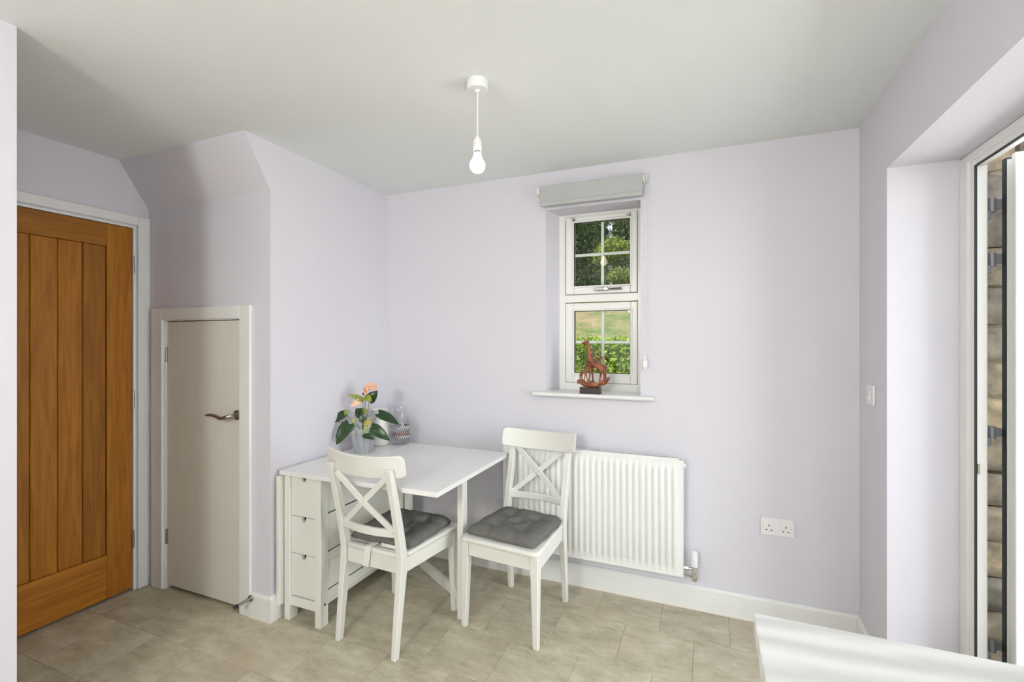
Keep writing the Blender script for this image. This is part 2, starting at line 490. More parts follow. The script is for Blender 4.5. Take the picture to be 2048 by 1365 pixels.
# ------------------------------------------------------------------ floor with tiles
floor = struct(box('floor', M_GROUT, None, XD - 0.1, XR + 0.30, YK - 0.1, YB + 0.3, -0.10, -0.0022), 'stone-effect tiled floor of the room')
TS = 0.315
tile_cache = {}
def tile_mesh(w, d):
    k = (round(w, 3), round(d, 3))
    if k not in tile_cache:
        g = G(); g.box(-w / 2, w / 2, -d / 2, d / 2, -0.004, 0.0, bev=0.0009)
        me = bpy.data.meshes.new('floor_tile'); g.bm.to_mesh(me); g.bm.free(); me.materials.append(M_TILE)
        tile_cache[k] = me
    return tile_cache[k]
row = 0
y1 = 2.37 + TS
while y1 > YK:
    y0 = y1 - TS
    off = 0.0 if row % 2 == 0 else TS / 2
    yy0, yy1 = max(y0, YK), min(y1, YB)
    k = math.floor((XD - 0.10 - off) / TS) - 1
    while True:
        x0 = 0.10 + off + k * TS; x1 = x0 + TS; k += 1
        lo = XL if (yy1 <= YN + 0.15 or yy0 >= YA - 0.02) else XD
        if x0 > XR + 0.25: break
        hi = XR if (yy0 > 2.2 or yy1 < 1.1) else XR + 0.225
        xx0, xx1 = max(x0, lo), min(x1, hi)
        if xx1 - xx0 < 0.01: continue
        g = 0.0008
        o = bpy.data.objects.new('floor_tile', tile_mesh(xx1 - xx0 - 2 * g, yy1 - yy0 - 2 * g))
        o.location = ((xx0 + xx1) / 2, (yy0 + yy1) / 2, 0)
        link(o, floor)
    y1 = y0; row += 1

# ------------------------------------------------------------------ ceiling and walls
struct(box('ceiling', M_CEIL, None, XD - 0.1, XR + 0.3, YK - 0.1, YB + 0.3, ZC, ZC + 0.2), 'plain white painted ceiling')

WX0, WX1, WZ0, WZ1 = -0.882, -0.337, 1.085, 2.178
g = G()
g.box(XD, WX0, YB, YB + 0.3, -0.1, ZC); g.box(WX1, XR + 0.3, YB, YB + 0.3, -0.1, ZC)
g.box(WX0, WX1, YB, YB + 0.3, -0.1, WZ0); g.box(WX0, WX1, YB, YB + 0.3, WZ1, ZC)
g.prism([(WX0, YB + 0.0005), (WX0 + 0.037, YB + 0.155), (WX0, YB + 0.155)], 'z', WZ0, WZ1)
struct(g.obj('wall_back', M_WALL), 'lilac wall with the small window')

g = G()   # boxing under the stairs: sloping soffit at the top, cupboard opening in its front
g.box(XD, XL, YA + 0.10, YB, 0, ZC)
OX0, OX1, OZ = -2.850, -2.218, 1.527
g.box(XD, OX0, YA, YA + 0.10, 0, OZ); g.box(OX1, XL, YA, YA + 0.10, 0, OZ)
g.prism([(YA, OZ), (YA + 0.10, OZ), (YA + 0.10, ZC), (1.568, ZC), (YA, 2.16)], 'x', XD, XL)
struct(g.obj('wall_left', M_WALL), 'lilac boxed-out wall under the stairs with sloping soffit')

DY0, DY1, DZ = 0.850, 1.648, 2.052
g = G()
g.box(XD - 0.1, XD, YN, DY0, 0, ZC); g.box(XD - 0.1, XD, DY1, YA + 0.2, 0, ZC); g.box(XD - 0.1, XD, DY0, DY1, DZ, ZC)
g.box(XD - 0.16, XD - 0.1005, YN - 0.1, YA + 0.2, -0.05, ZC)  # closing slab added behind the door to block light under it
struct(g.obj('wall_recess', M_WALL), 'lilac wall around the oak door')

struct(box('wall_near', M_WALL, None, XD - 0.1, XL, YK, YN, 0, ZC), 'pale lilac wall end at the left edge of the photo')

PY0, PY1, PZ = 1.06, 2.285, 2.087
g = G()
g.box(XR, 0.95, PY1, YB + 0.3, 0, ZC); g.box(XR, 0.95, PY0, PY1, PZ, ZC); g.box(XR, 0.95, YK - 0.1, PY0, 0, ZC)
struct(g.obj('wall_right', M_WALL), 'lilac wall with the deep garden door opening')

g = G()
g.box(XD - 0.1, -1.95, YK - 0.1, YK, 0, ZC); g.box(0.45, XR, YK - 0.1, YK, 0, ZC)
g.box(-1.95, 0.45, YK - 0.1, YK, 0, 0.85); g.box(-1.95, 0.45, YK - 0.1, YK, 2.25, ZC)
struct(g.obj('wall_kitchen', M_WALL), 'lilac kitchen wall behind the camera')

# skirting boards
SK = 0.125
def skirt(name, pts_prof_axis, label, extra=None):
    o = pts_prof_axis
    return struct(o, label)
def skirt_profile(a, b):      # a = wall plane, b = front
    return [(a, 0.001), (b, 0.001), (b, SK - 0.012), (b + (a - b) * 0.55, SK), (a, SK)]
g = G(); g.prism(skirt_profile(YB - 0.0005, YB - 0.018), 'x', XL, XR)
bb = struct(g.obj('baseboard_back', M_TRIM), 'white skirting board along the window wall')
G().tube([(XL, YB - 0.019, 0.003), (XR, YB - 0.019, 0.003)], 0.0035, 6).obj('sealant_bead', M_CAULK, bb)
g = G(); g.prism([(x, z) for x, z in skirt_profile(XL + 0.0005, XL + 0.018)], 'y', YA - 0.018, YB - 0.018)
g.prism(skirt_profile(YA - 0.0005, YA - 0.018), 'x', -2.146, XL)
bb = struct(g.obj('baseboard_left', M_TRIM), 'white skirting board around the boxing corner')
G().tube([(-2.146, YA - 0.019, 0.003), (XL + 0.019, YA - 0.019, 0.003), (XL + 0.019, YB - 0.02, 0.003)], 0.0045, 6).obj('sealant_bead', M_CAULK, bb)
g = G(); g.prism(skirt_profile(XR - 0.0005, XR - 0.018), 'y', PY1, YB - 0.018)
struct(g.obj('baseboard_right', M_TRIM), 'short white skirting board beside the garden door')

# ------------------------------------------------------------------ oak door in the recess
d1 = thing('door_1', (XD, 1.25, 0), 'oak door with vertical planks in a white frame', 'door', kind='structure')
box('door_lining', M_TRIM, d1, XD - 0.10, XD + 0.002, DY1 - 0.012, DY1, 0, DZ)
box('door_lining', M_TRIM, d1, XD - 0.10, XD + 0.002, DY0, DY0 + 0.012, 0, DZ)
box('door_lining', M_TRIM, d1, XD - 0.10, XD + 0.002, DY0 + 0.012, DY1 - 0.012, DZ - 0.011, DZ)
box('architrave', M_TRIM, d1, XD + 0.0002, XD + 0.018, DY1 + 0.006, YA - 0.0006, 0, 2.108, bev=0.003)
box('architrave', M_TRIM, d1, XD + 0.0002, XD + 0.018, YN + 0.0006, DY0 - 0.006, 0, 2.108, bev=0.003)
box('architrave', M_TRIM, d1, XD + 0.0002, XD + 0.018, DY0 - 0.006, DY1 + 0.006, DZ + 0.006, 2.108, bev=0.003)
dl0, dl1, dz0, dz1 = 0.866, 1.633, 0.012, 2.038
x0, x1 = XD - 0.040, XD - 0.002
box('stile', M_OAKV, d1, x0, x1, dl1 - 0.121, dl1, dz0, dz1, bev=0.0015)
box('stile', M_OAKV, d1, x0, x1, dl0, dl0 + 0.121, dz0, dz1, bev=0.0015)
box('rail', M_OAKH, d1, x0, x1, dl0 + 0.121, dl1 - 0.121, 1.918, dz1, bev=0.0015)
box('rail', M_OAKH, d1, x0, x1, dl0 + 0.121, dl1 - 0.121, dz0, 0.248, bev=0.0015)
ys = [0.987, 1.097, 1.202, 1.307, 1.409, 1.512]
for a, b in zip(ys[:-1], ys[1:]):
    box('plank', M_OAKV, d1, x0 + 0.006, x1 - 0.008, a + 0.0012, b - 0.0012, 0.248, 1.918, bev=0.0035)
def hinge(parent, x, y, z, h=0.10, axis='y'):
    g = G()
    for k in range(5):
        g.lathe([(0.0055, 0.0), (0.0055, h / 5 - 0.0015)], (x, y, z - h / 2 + k * h / 5), 10)
    if axis == 'y':
        g.box(x - 0.009, x - 0.001, y - 0.006, y + 0.008, z - h / 2, z + h / 2)
    else:
        g.box(x - 0.010, x + 0.006, y + 0.001, y + 0.008, z - h / 2, z + h / 2)
    return g.obj('hinge', M_STEEL, parent, smooth=True)
for z in (1.835, 1.072, 0.287):
    hinge(d1, XD + 0.004, 1.6345, z)

# ------------------------------------------------------------------ cupboard under the stairs
d2 = thing('door_2', (-2.53, YA, 0), 'low cream cupboard door under the stairs with lever handle', 'door', kind='structure')
box('architrave', M_TRIM, d2, -2.940, OX0 + 0.004, YA - 0.018, YA - 0.0002, 0, 1.588, bev=0.002)
box('architrave', M_TRIM, d2, OX1 - 0.004, -2.147, YA - 0.018, YA - 0.0002, 0, 1.588, bev=0.002)
box('architrave', M_TRIM, d2, OX0 + 0.004, OX1 - 0.004, YA - 0.018, YA - 0.0002, OZ - 0.004, 1.588, bev=0.002)
box('lining', M_TRIM, d2, OX0 + 0.0002, OX0 + 0.014, YA - 0.004, YA + 0.099, 0, OZ)
box('lining', M_TRIM, d2, OX1 - 0.010, OX1 - 0.0002, YA - 0.004, YA + 0.099, 0, OZ)
box('lining', M_TRIM, d2, OX0 + 0.014, OX1 - 0.010, YA - 0.004, YA + 0.099, OZ - 0.010, OZ - 0.0002)
box('door_panel', M_CUPB, d2, OX0 + 0.017, OX1 - 0.013, YA + 0.006, YA + 0.046, 0.020, OZ - 0.014, bev=0.002)
for z in (1.326, 0.296):
    hinge(d2, OX0 + 0.0145, YA + 0.002, z, 0.085, 'x')
hx, hz, hy = -2.262, 1.018, YA + 0.006
g = G()
def ycyl(g, x, y0, y1, z, r, seg=24):
    rings = [[(x + rr * math.cos(2 * math.pi * i / seg), y, z + rr * math.sin(2 * math.pi * i / seg)) for i in range(seg)] for rr, y in ((r, y1), (r, y0 + 0.002), (r * 0.9, y0))]
    g.loft(rings)
ycyl(g, hx, hy - 0.009, hy, hz, 0.026)
g.tube([(hx, hy - 0.006, hz), (hx, hy - 0.045, hz), (hx - 0.006, hy - 0.052, hz - 0.002), (hx - 0.04, hy - 0.055, hz - 0.012), (hx - 0.062, hy - 0.055, hz - 0.014),
        (hx - 0.09, hy - 0.055, hz - 0.005), (hx - 0.125, hy - 0.055, hz + 0.001), (hx - 0.165, hy - 0.055, hz - 0.004)], [0.011, 0.0105, 0.010, 0.0095, 0.0085, 0.0085, 0.008, 0.006], 14)
g.obj('lever_handle', M_STEEL, d2, smooth=True)

# door stop on the skirting
ds = thing('door_stop', (-2.135, YA - 0.02, 0.095), 'small steel door stop with black rubber tip on the skirting', 'door stop')
g = G(); y = YA - 0.0185
ycyl(g, -2.135, y - 0.006, y, 0.100, 0.017)
g.tube([(-2.135, y - 0.004, 0.100), (-2.135, y - 0.075, 0.100)], 0.008, 14)
g.obj('rod', M_STEEL, ds, smooth=True)
G().tube([(-2.135, y - 0.075, 0.100), (-2.135, y - 0.088, 0.100), (-2.135, y - 0.092, 0.100)], [0.0095, 0.0095, 0.006], 14).obj('rubber_tip', M_DARK, ds, smooth=True)

# ------------------------------------------------------------------ window in the back wall
w1 = thing('window_1', (-0.6, 2.8, 1.1), 'small white two-pane window with glazing bars', 'window', kind='structure')
FY = 2.805
fx0, fx1, fz0, fz1 = -0.846, -0.338, 1.086, 2.177
g = G()
g.box(fx0, fx0 + 0.040, FY, FY + 0.07, fz0, fz1, bev=0.002); g.box(fx1 - 0.034, fx1, FY, FY + 0.07, fz0, fz1, bev=0.002)
g.box(fx0 + 0.040, fx1 - 0.034, FY + 0.0004, FY + 0.0696, 2.142, fz1); g.box(fx0 + 0.040, fx1 - 0.034, FY + 0.0004, FY + 0.0696, fz0, 1.150)
g.box(fx0 + 0.040, fx1 - 0.034, FY + 0.0004, FY + 0.0696, 1.640, 1.684)
g.obj('frame', M_UPVC, w1)
gx0, gx1 = -0.752, -0.412
def sash(name, sx0, sx1, z0, z1, gz0, gz1, bz, front):
    s_ = G()
    for b in ((sx0, gx0, z0, z1), (gx1, sx1, z0, z1), (gx0, gx1, gz1, z1), (gx0, gx1, z0, gz0)):
        s_.box(b[0], b[1], front, front + 0.05, b[2], b[3], bev=0.004)
    so_ = s_.obj(name, M_UPVC, w1)
    q = G()   # sloping glazing bead
    t = 0.010
    for b in ((gx0 - t, gx0 + 0.002, gz0 - t, gz1 + t), (gx1 - 0.002, gx1 + t, gz0 - t, gz1 + t), (gx0, gx1, gz1 - 0.002, gz1 + t), (gx0, gx1, gz0 - t, gz0 + 0.002)):
        q.box(b[0], b[1], front - 0.004, front + 0.01, b[2], b[3], bev=0.003)
    q.obj('glazing_bead', M_UPVC, so_)
    q = G(); t = 0.005
    yb0, yb1 = front + 0.010, front + 0.024
    for b in ((gx0, gx0 + t, gz0, gz1), (gx1 - t, gx1, gz0, gz1), (gx0 + t, gx1 - t, gz1 - t, gz1), (gx0 + t, gx1 - t, gz0, gz0 + t)):
        q.box(b[0], b[1], yb0, yb1, b[2], b[3])
    q.obj('gasket', M_DARK, so_)
    q = G(); q.bm.faces.new([q.bm.verts.new(p) for p in ((gx0 + 0.001, front + 0.017, gz0 + 0.001), (gx1 - 0.001, front + 0.017, gz0 + 0.001), (gx1 - 0.001, front + 0.017, gz1 - 0.001), (gx0 + 0.001, front + 0.017, gz1 - 0.001))])
    q.obj('glass', M_GLASS, so_)
    cx = (gx0 + gx1) / 2 + 0.003
    box('glazing_bar', M_UPVC, so_, cx - 0.0085, cx + 0.0085, front + 0.021, front + 0.031, gz0 + 0.001, gz1 - 0.001, bev=0.002)
    box('glazing_bar', M_UPVC, so_, gx0 + 0.001, cx - 0.0085, front + 0.021, front + 0.031, bz - 0.0085, bz + 0.0085, bev=0.002)
    box('glazing_bar', M_UPVC, so_, cx + 0.0085, gx1 - 0.001, front + 0.021, front + 0.031, bz - 0.0085, bz + 0.0085, bev=0.002)
    return so_
s1 = sash('upper_sash', -0.800, -0.374, 1.688, 2.160, 1.735, 2.124, 1.926, FY - 0.012)
s2 = sash('lower_sash', -0.804, -0.374, 1.152, 1.634, 1.208, 1.588, 1.397, FY - 0.004)
g = G()
g.box(-0.60, -0.455, FY - 0.026, FY - 0.012, 1.706, 1.718, bev=0.003)
g.box(-0.622, -0.53, FY - 0.044, FY - 0.030, 1.703, 1.719, bev=0.005)
g.tube([(-0.55, FY - 0.012, 1.712), (-0.55, FY - 0.045, 1.712)], 0.009, 14)
g.obj('window_handle', M_STEEL, s1)
G().box(-0.527, -0.462, FY - 0.029, FY - 0.0255, 1.7095, 1.7165).obj('handle_slot', M_DARK, s1)
g = G()
g.box(-0.735, -0.43, FY - 0.022, FY - 0.012, 2.133, 2.150, bev=0.003)
g.obj('trickle_vent', M_UPVC, s1)
for x in (-0.750, -0.418):
    box('vent_clip', M_STEEL, s1, x - 0.007, x + 0.007, FY - 0.024, FY - 0.010, 2.134, 2.147, bev=0.002)
g = G()   # sill board with a rounded nose
prof = [(2.80, 1.086), (2.80, 1.106), (2.606, 1.106)] + [(2.606 - 0.012 * math.sin(R(a)), 1.094 + 0.012 * math.cos(R(a))) for a in (20, 45, 70, 90, 110, 135, 160)] + [(2.606, 1.082), (2.6495, 1.082), (2.6495, 1.086)]
g.prism(prof, 'x', WX0 + 0.002, WX1 - 0.002)
prof2 = [(2.6495, 1.082), (2.6495, 1.106), (2.606, 1.106)] + prof[3:10] + [(2.606, 1.082)]
g.prism(prof2, 'x', -0.945, WX0 + 0.002); g.prism(prof2, 'x', WX1 - 0.002, -0.262)
g.obj('window_sill', M_TRIM, w1, smooth=True, angle=30)

# ------------------------------------------------------------------ roller blind
rb = thing('roller_blind', (-0.61, 2.62, 2.25), 'rolled-up grey roller blind above the window', 'blind')
by = 2.598
prof = []
rr, cz = 0.024, 2.284
for a in range(180, -61, -20):
    prof.append((by + rr + rr * -math.cos(R(a - 180)) * 1.0, cz + rr * math.sin(R(a)) if a >= 0 else cz + rr * math.sin(R(a))))
g = G()
seg = 28
rings = [[(x, by + rr + rr * math.cos(2 * math.pi * i / seg), cz + rr * math.sin(2 * math.pi * i / seg)) for i in range(seg)] for x in (-0.903, -0.317)]
g.loft(rings)
g.obj('fabric_roll', M_BLIND, rb, smooth=True)
fab = G().box(-0.901, -0.319, by - 0.0005, by + 0.0012, 2.192, 2.300).obj('fabric_drop', M_BLIND, rb)
G().box(-0.901, -0.319, by - 0.004, by + 0.008, 2.187, 2.212, bev=0.003).obj('bottom_bar', M_BLIND, fab)
for x, s_ in ((-0.918, 1), (-0.302, -1)):
    g = G()
    g.box(x - 0.003, x + 0.003, by - 0.004, YB - 0.0005, 2.262, 2.312, bev=0.003)
    rings = [[(xx, by + 0.024 + r_ * math.cos(2 * math.pi * i / 20), cz + r_ * math.sin(2 * math.pi * i / 20)) for i in range(20)] for xx, r_ in ((x - 0.006, 0.02), (x - 0.006, 0.026), (x + 0.014 * s_, 0.026), (x + 0.014 * s_, 0.02))]
    g.loft(rings)
    g.obj('bracket', M_PLASTIC, rb, smooth=True)
me = bpy.data.meshes.new('bead')
b_ = bmesh.new(); bmesh.ops.create_icosphere(b_, subdivisions=1, radius=0.0028)
tmp = bmesh.new()
src = bpy.data.meshes.new('bead_src'); b_.to_mesh(src); b_.free()
for xx in (-0.3135, -0.3035):
    k = 0
    while 2.26 - k * 0.0075 > 1.30:
        m_ = src.copy(); m_.transform(Matrix.Translation((xx, by + 0.012, 2.26 - k * 0.0075))); tmp.from_mesh(m_); bpy.data.meshes.remove(m_); k += 1
tmp.to_mesh(me); tmp.free(); me.materials.append(M_PLASTIC)
ch = link(bpy.data.objects.new('bead_chain', me), rb)
g = G()
g.box(-0.322, -0.296, by + 0.004, by + 0.020, 1.262, 1.302, bev=0.005); g.box(-0.316, -0.302, by + 0.006, YB, 1.252, 1.268, bev=0.003); g.box(-0.314, -0.304, by + 0.0, by + 0.016, 1.30, 1.325, bev=0.003)
g.obj('chain_tensioner', M_PLASTIC, rb)

# ------------------------------------------------------------------ garden door
d3 = thing('door_3', (0.92, 1.67, 0), 'white folding garden door standing open in the right wall', 'door', kind='structure')
FX0, FX1 = 0.885, 0.922
JY = 2.192
g = G()
g.box(FX0, FX1, JY, PY1 - 0.0005, 0.0, PZ - 0.0005, bev=0.004)
g.box(FX0 - 0.006, FX0 + 0.01, JY + 0.035, PY1 - 0.0005, 0.0, PZ - 0.0005, bev=0.003)
g.obj('jamb', M_UPVC, d3)
g = G()
g.box(FX0, FX1, PY0 + 0.0005, PY0 + 0.085, 0.0, PZ - 0.0005, bev=0.004)
g.obj('jamb', M_UPVC, d3)
g = G()
g.box(FX0, FX1, PY0 + 0.085, JY, 2.032, PZ - 0.0005, bev=0.004)
g.box(FX0 - 0.006, FX0 + 0.01, PY0, JY + 0.04, 2.055, PZ - 0.0005, bev=0.003)
g.obj('head', M_UPVC, d3)
box('threshold', M_STEEL, d3, FX0, FX1 + 0.05, PY0 + 0.085, JY, -0.002, 0.020, bev=0.003)
g = G()
g.box(FX0 - 0.001, FX0 + 0.006, JY - 0.0035, JY + 0.001, 0.02, 2.033); g.box(FX0 - 0.001, FX0 + 0.006, PY0 + 0.085, JY, 2.028, 2.033)
g.obj('gasket', M_DARK, d3)
box('keep', M_CHROME, d3, FX0 + 0.006, FX0 + 0.013, JY - 0.006, JY + 0.001, 0.93, 0.965, bev=0.001)
def leaf(lx0, lx1, ly, edge):
    f = G(); t = 0.068; z0, z1 = 0.028, 2.045
    f.box(lx0 + 0.025, lx0 + t, ly + 0.025, ly + 0.06, z0, z1, bev=0.003); f.box(lx1 - t, lx1 - 0.025, ly + 0.025, ly + 0.06, z0, z1, bev=0.003)
    f.box(lx0 + t, lx1 - t, ly + 0.025, ly + 0.06, z1 - 0.07, z1, bev=0.003); f.box(lx0 + t, lx1 - t, ly + 0.025, ly + 0.06, z0, z0 + 0.07, bev=0.003)
    f.box(lx0, lx0 + 0.030, ly, ly + 0.025, z0, z1, bev=0.002); f.box(lx0 + 0.030, lx0 + 0.058, ly + 0.004, ly + 0.025, z0, z1, bev=0.002)
    f.box(lx1 - 0.058, lx1, ly, ly + 0.025, z0, z1, bev=0.002)
    f.box(lx0 + 0.058, lx1 - 0.058, ly, ly + 0.025, z1 - 0.058, z1, bev=0.002); f.box(lx0 + 0.058, lx1 - 0.058, ly, ly + 0.025, z0, z0 + 0.058, bev=0.002)
    lf = f.obj('door_leaf', M_UPVC, d3)
    q = G()
    q.box(lx0 - 0.003, lx0, ly + 0.001, ly + 0.024, z0, z1); q.box(lx0 - 0.003, lx1, ly + 0.001, ly + 0.024, z1, z1 + 0.005)
    if edge: q.obj('gasket', M_DARK, lf)
    box('glass', M_GLASS, lf, lx0 + 0.05, lx1 - 0.05, ly + 0.028, ly + 0.0282, z0 + 0.05, z1 - 0.05)
    return lf
lf1 = leaf(0.976, 1.56, 2.200, True)
lf2 = leaf(0.965, 1.549, 2.125, False)
for z, hh in ((1.880, 0.05), (1.683, 0.05), (1.060, 0.045), (0.29, 0.045)):
    g = G()
    g.box(FX1 - 0.002, 0.945, 2.225, 2.255, z - 0.035, z - 0.005, bev=0.002)
    g.tube([(0.952, 2.238, z - 0.01), (0.952, 2.238, z + hh - 0.01)], 0.011, 14)
    g.box(0.951, 0.978, 2.232, 2.244, z, z + hh - 0.015, bev=0.002)
    g.obj('folding_hinge', M_HINGE, d3, smooth=True)

# ------------------------------------------------------------------ window and globes added behind the camera to light the room
w2 = thing('added_window', (-0.75, YK - 0.05, 0.85), 'wide white window added behind the camera to let in light', 'window', kind='structure')
g = G()
for b in ((-1.95, -1.89, 0.85, 2.25), (0.39, 0.45, 0.85, 2.25), (-0.78, -0.72, 0.85, 2.25)):
    g.box(b[0], b[1], YK - 0.08, YK - 0.02, b[2], b[3], bev=0.004)
g.box(-1.89, 0.39, YK - 0.08, YK - 0.02, 0.85, 0.91, bev=0.004); g.box(-1.89, 0.39, YK - 0.08, YK - 0.02, 2.19, 2.25, bev=0.004)
g.obj('frame', M_UPVC, w2)
for a, b in ((-1.89, -0.78), (-0.72, 0.39)):
    box('glass', M_GLASS, w2, a, b, YK - 0.052, YK - 0.050, 0.91, 2.19)
for i, (kx, ky, kz, kr, where) in enumerate(((0.36, -0.20, 1.72, 0.057, 'over the marble worktop'), (-0.95, -1.35, 1.94, 0.155, 'in the middle of the kitchen'))):  # unseen globes added as fill light for the room and ceiling
    kl = thing('fill_globe', (kx, ky, ZC), 'white globe added as fill light, hanging ' + where, 'pendant lamp', 'added fill globes')
    G().lathe([(0.045, -0.0005), (0.045, -0.025), (0.01, -0.03)], (kx, ky, ZC), 28).obj('ceiling_rose', M_PLASTIC, kl, smooth=True)
    G().tube([(kx, ky, ZC - 0.03), (kx, ky, kz + kr + 0.03)], 0.003, 8).obj('cord', M_PLASTIC, kl, smooth=True)
    G().lathe([(0.02, kz + kr + 0.035), (0.025, kz + kr - 0.004)], (kx, ky, 0), 20).obj('lamp_holder', M_PLASTIC, kl, smooth=True)
    gl_ = [(max(0.001, kr * math.sin(R(a))), kz + kr * math.cos(R(a))) for a in range(0, 181, 12)]
    G().lathe(gl_, (kx, ky, 0), 28).obj('globe', M_FILL, kl, smooth=True, angle=180)

# ------------------------------------------------------------------ worktop with base unit at the lower right
bu = thing('base_unit', (0.36, 0.2, 0), 'dark wooden kitchen base unit under the marble worktop', 'cabinet')
box('carcass', M_CARCASS, bu, 0.125, XR - 0.002, -0.9, 0.955, 0.15, 0.861)
box('plinth', M_CARCASS, bu, 0.165, XR - 0.002, -0.9, 0.945, 0.0, 0.15)
for a in (-0.9, -0.285, 0.33):
    dd = box('unit_door', M_CARCASS, bu, 0.105, 0.1245, a + 0.003, a + 0.612, 0.155, 0.858, bev=0.002)
    G().tube([(0.105, a + 0.5, 0.80), (0.080, a + 0.5, 0.80), (0.080, a + 0.57, 0.80), (0.105, a + 0.57, 0.80)], 0.005, 8).obj('handle', M_STEEL, dd)
wt = box('worktop', M_MARBLE, None, 0.080, XR - 0.001, -0.9, 0.979, 0.862, 0.900, bev=0.002)
tag(wt, 'pale marble-patterned worktop corner at the lower right', 'worktop')

# ------------------------------------------------------------------ radiator
rd = thing('radiator', (-0.615, 2.6, 0.19), 'white ribbed panel radiator under the window', 'radiator')
rx0, rx1, rz0, rz1, ry = -1.119, -0.112, 0.192, 0.790, 2.555
nr = 29
pitch = (rx1 - rx0 - 0.05) / nr
pts = [(rx0, 0.0)]
g = G()
cols = []
xs0 = rx0 + 0.025
cols.append((rx0, 0)); cols.append((xs0, 0))
for k in range(nr):
    a = xs0 + k * pitch
    for f_, dpt in ((0.12, 0.0), (0.26, 0.007), (0.74, 0.007), (0.88, 0.0)):
        cols.append((a + f_ * pitch, dpt))
cols.append((rx1 - 0.025, 0)); cols.append((rx1, 0))
zs = [(rz0, 0), (rz0 + 0.040, 0), (rz0 + 0.052, 1), (rz1 - 0.052, 1), (rz1 - 0.040, 0), (rz1, 0)]
V = [[g.bm.verts.new((x, ry + 0.008 - d_ * f_, z)) for (x, d_) in cols] for z, f_ in zs]
for a, b in zip(V[:-1], V[1:]):
    for i in range(len(cols) - 1):
        g.bm.faces.new((a[i], a[i + 1], b[i + 1], b[i]))
fp = g.obj('ribbed_front_panel', M_RAD, rd, smooth=True, angle=60)
g = G()
g.box(rx0 - 0.001, rx1 + 0.001, ry + 0.007, ry + 0.016, rz0, rz0 + 0.012, bev=0.003); g.box(rx0 - 0.001, rx1 + 0.001, ry + 0.007, ry + 0.016, rz1 - 0.012, rz1, bev=0.003)
g.box(rx0, rx1, ry + 0.009, ry + 0.020, rz0 + 0.004, rz1 - 0.004)
g.obj('front_shell', M_RAD, rd)
box('back_panel', M_RAD, rd, rx0, rx1, ry + 0.050, ry + 0.062, rz0, rz1, bev=0.003)
for x in (rx0, rx1 - 0.003):
    box('side_panel', M_RAD, rd, x, x + 0.003, ry + 0.016, ry + 0.052, rz0 + 0.01, rz1 + 0.002)
g = G()
g.box(rx0 + 0.02, rx1 - 0.02, ry + 0.012, ry + 0.016, rz1 - 0.004, rz1 + 0.008); g.box(rx0 + 0.02, rx1 - 0.02, ry + 0.049, ry + 0.053, rz1 - 0.004, rz1 + 0.008)
k = rx0 + 0.02
while k < rx1 - 0.024:
    g.box(k, k + 0.0045, ry + 0.016, ry + 0.049, rz1 + 0.003, rz1 + 0.008); k += 0.0105
g.obj('top_grille', M_RAD, rd)
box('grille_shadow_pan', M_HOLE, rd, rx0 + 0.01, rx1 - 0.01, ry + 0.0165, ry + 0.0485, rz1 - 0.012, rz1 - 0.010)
g = G(); g.tube([(rx1, ry + 0.03, rz1 - 0.03), (rx1 + 0.012, ry + 0.03, rz1 - 0.03)], 0.011, 12); g.obj('bleed_valve', M_PLASTIC, rd, smooth=True)
for x in (-0.95, -0.28):
    box('wall_bracket', M_RAD, rd, x, x + 0.03, ry + 0.060, YB - 0.0005, 0.30, 0.72)
vx, vy = -0.062, ry + 0.036
g = G()
g.tube([(rx1 - 0.01, vy, rz0 + 0.040), (vx + 0.010, vy, rz0 + 0.040)], 0.0075, 12)
g.tube([(rx1 + 0.004, vy, rz0 + 0.040), (rx1 + 0.022, vy, rz0 + 0.040)], 0.0125, 6)
g.tube([(vx, vy, rz0 + 0.05), (vx, vy, rz0 - 0.015)], 0.0115, 14)
g.tube([(vx, vy, rz0 - 0.012), (vx, vy + 0.045, rz0 - 0.014), (vx, YB - 0.001, rz0 - 0.014)], 0.008, 12)
g.tube([(vx, vy, rz0 + 0.002), (vx, vy, rz0 - 0.020)], 0.014, 6)
g.tube([(rx1 - 0.02, vy - 0.006, rz0 + 0.016), (vx, vy - 0.004, rz0 - 0.004)], 0.003, 8)
vb = g.obj('valve_body', M_CHROME, rd, smooth=True)
G().lathe([(0.012, 0.052), (0.0185, 0.055), (0.0185, 0.078), (0.0165, 0.080), (0.0165, 0.083), (0.0195, 0.085), (0.0190, 0.118), (0.0155, 0.132), (0.010, 0.134)], (vx, vy, rz0), 20).obj('thermostat_head', M_PLASTIC, vb, smooth=True, angle=25)

# ------------------------------------------------------------------ sockets and switch
sk = thing('double_socket', (0.32, YB, 0.486), 'white double wall socket with two rocker switches', 'socket')
sx0, sx1, sz0, sz1, sy = 0.246, 0.393, 0.442, 0.527, YB - 0.009
box('face_plate', M_PLASTIC, sk, sx0, sx1, sy, YB - 0.0005, sz0, sz1, bev=0.0025)
for x in (0.3055, 0.3245):
    G().prism([(sy - 0.0045, 0.508), (sy + 0.001, 0.512), (sy + 0.001, 0.486), (sy - 0.0005, 0.487)], 'x', x, x + 0.011).obj('rocker', M_PLASTIC, sk)
for c, off in ((0.283, -0.012), (0.356, 0.012)):
    for dx, dz, w_, h_ in ((0, 0.012, 0.0045, 0.0085), (-0.0115, -0.010, 0.0075, 0.0045), (0.0115, -0.010, 0.0075, 0.0045)):
        box('pin_hole', M_HOLE, sk, c + dx - w_ / 2, c + dx + w_ / 2, sy - 0.0004, sy + 0.002, 0.478 + dz - h_ / 2, 0.478 + dz + h_ / 2)
for x in (0.258, 0.381):
    ysc = G(); ycyl(ysc, x, sy - 0.0006, sy + 0.002, 0.4845, 0.0028, 12); ysc.obj('screw', M_STEEL, sk)

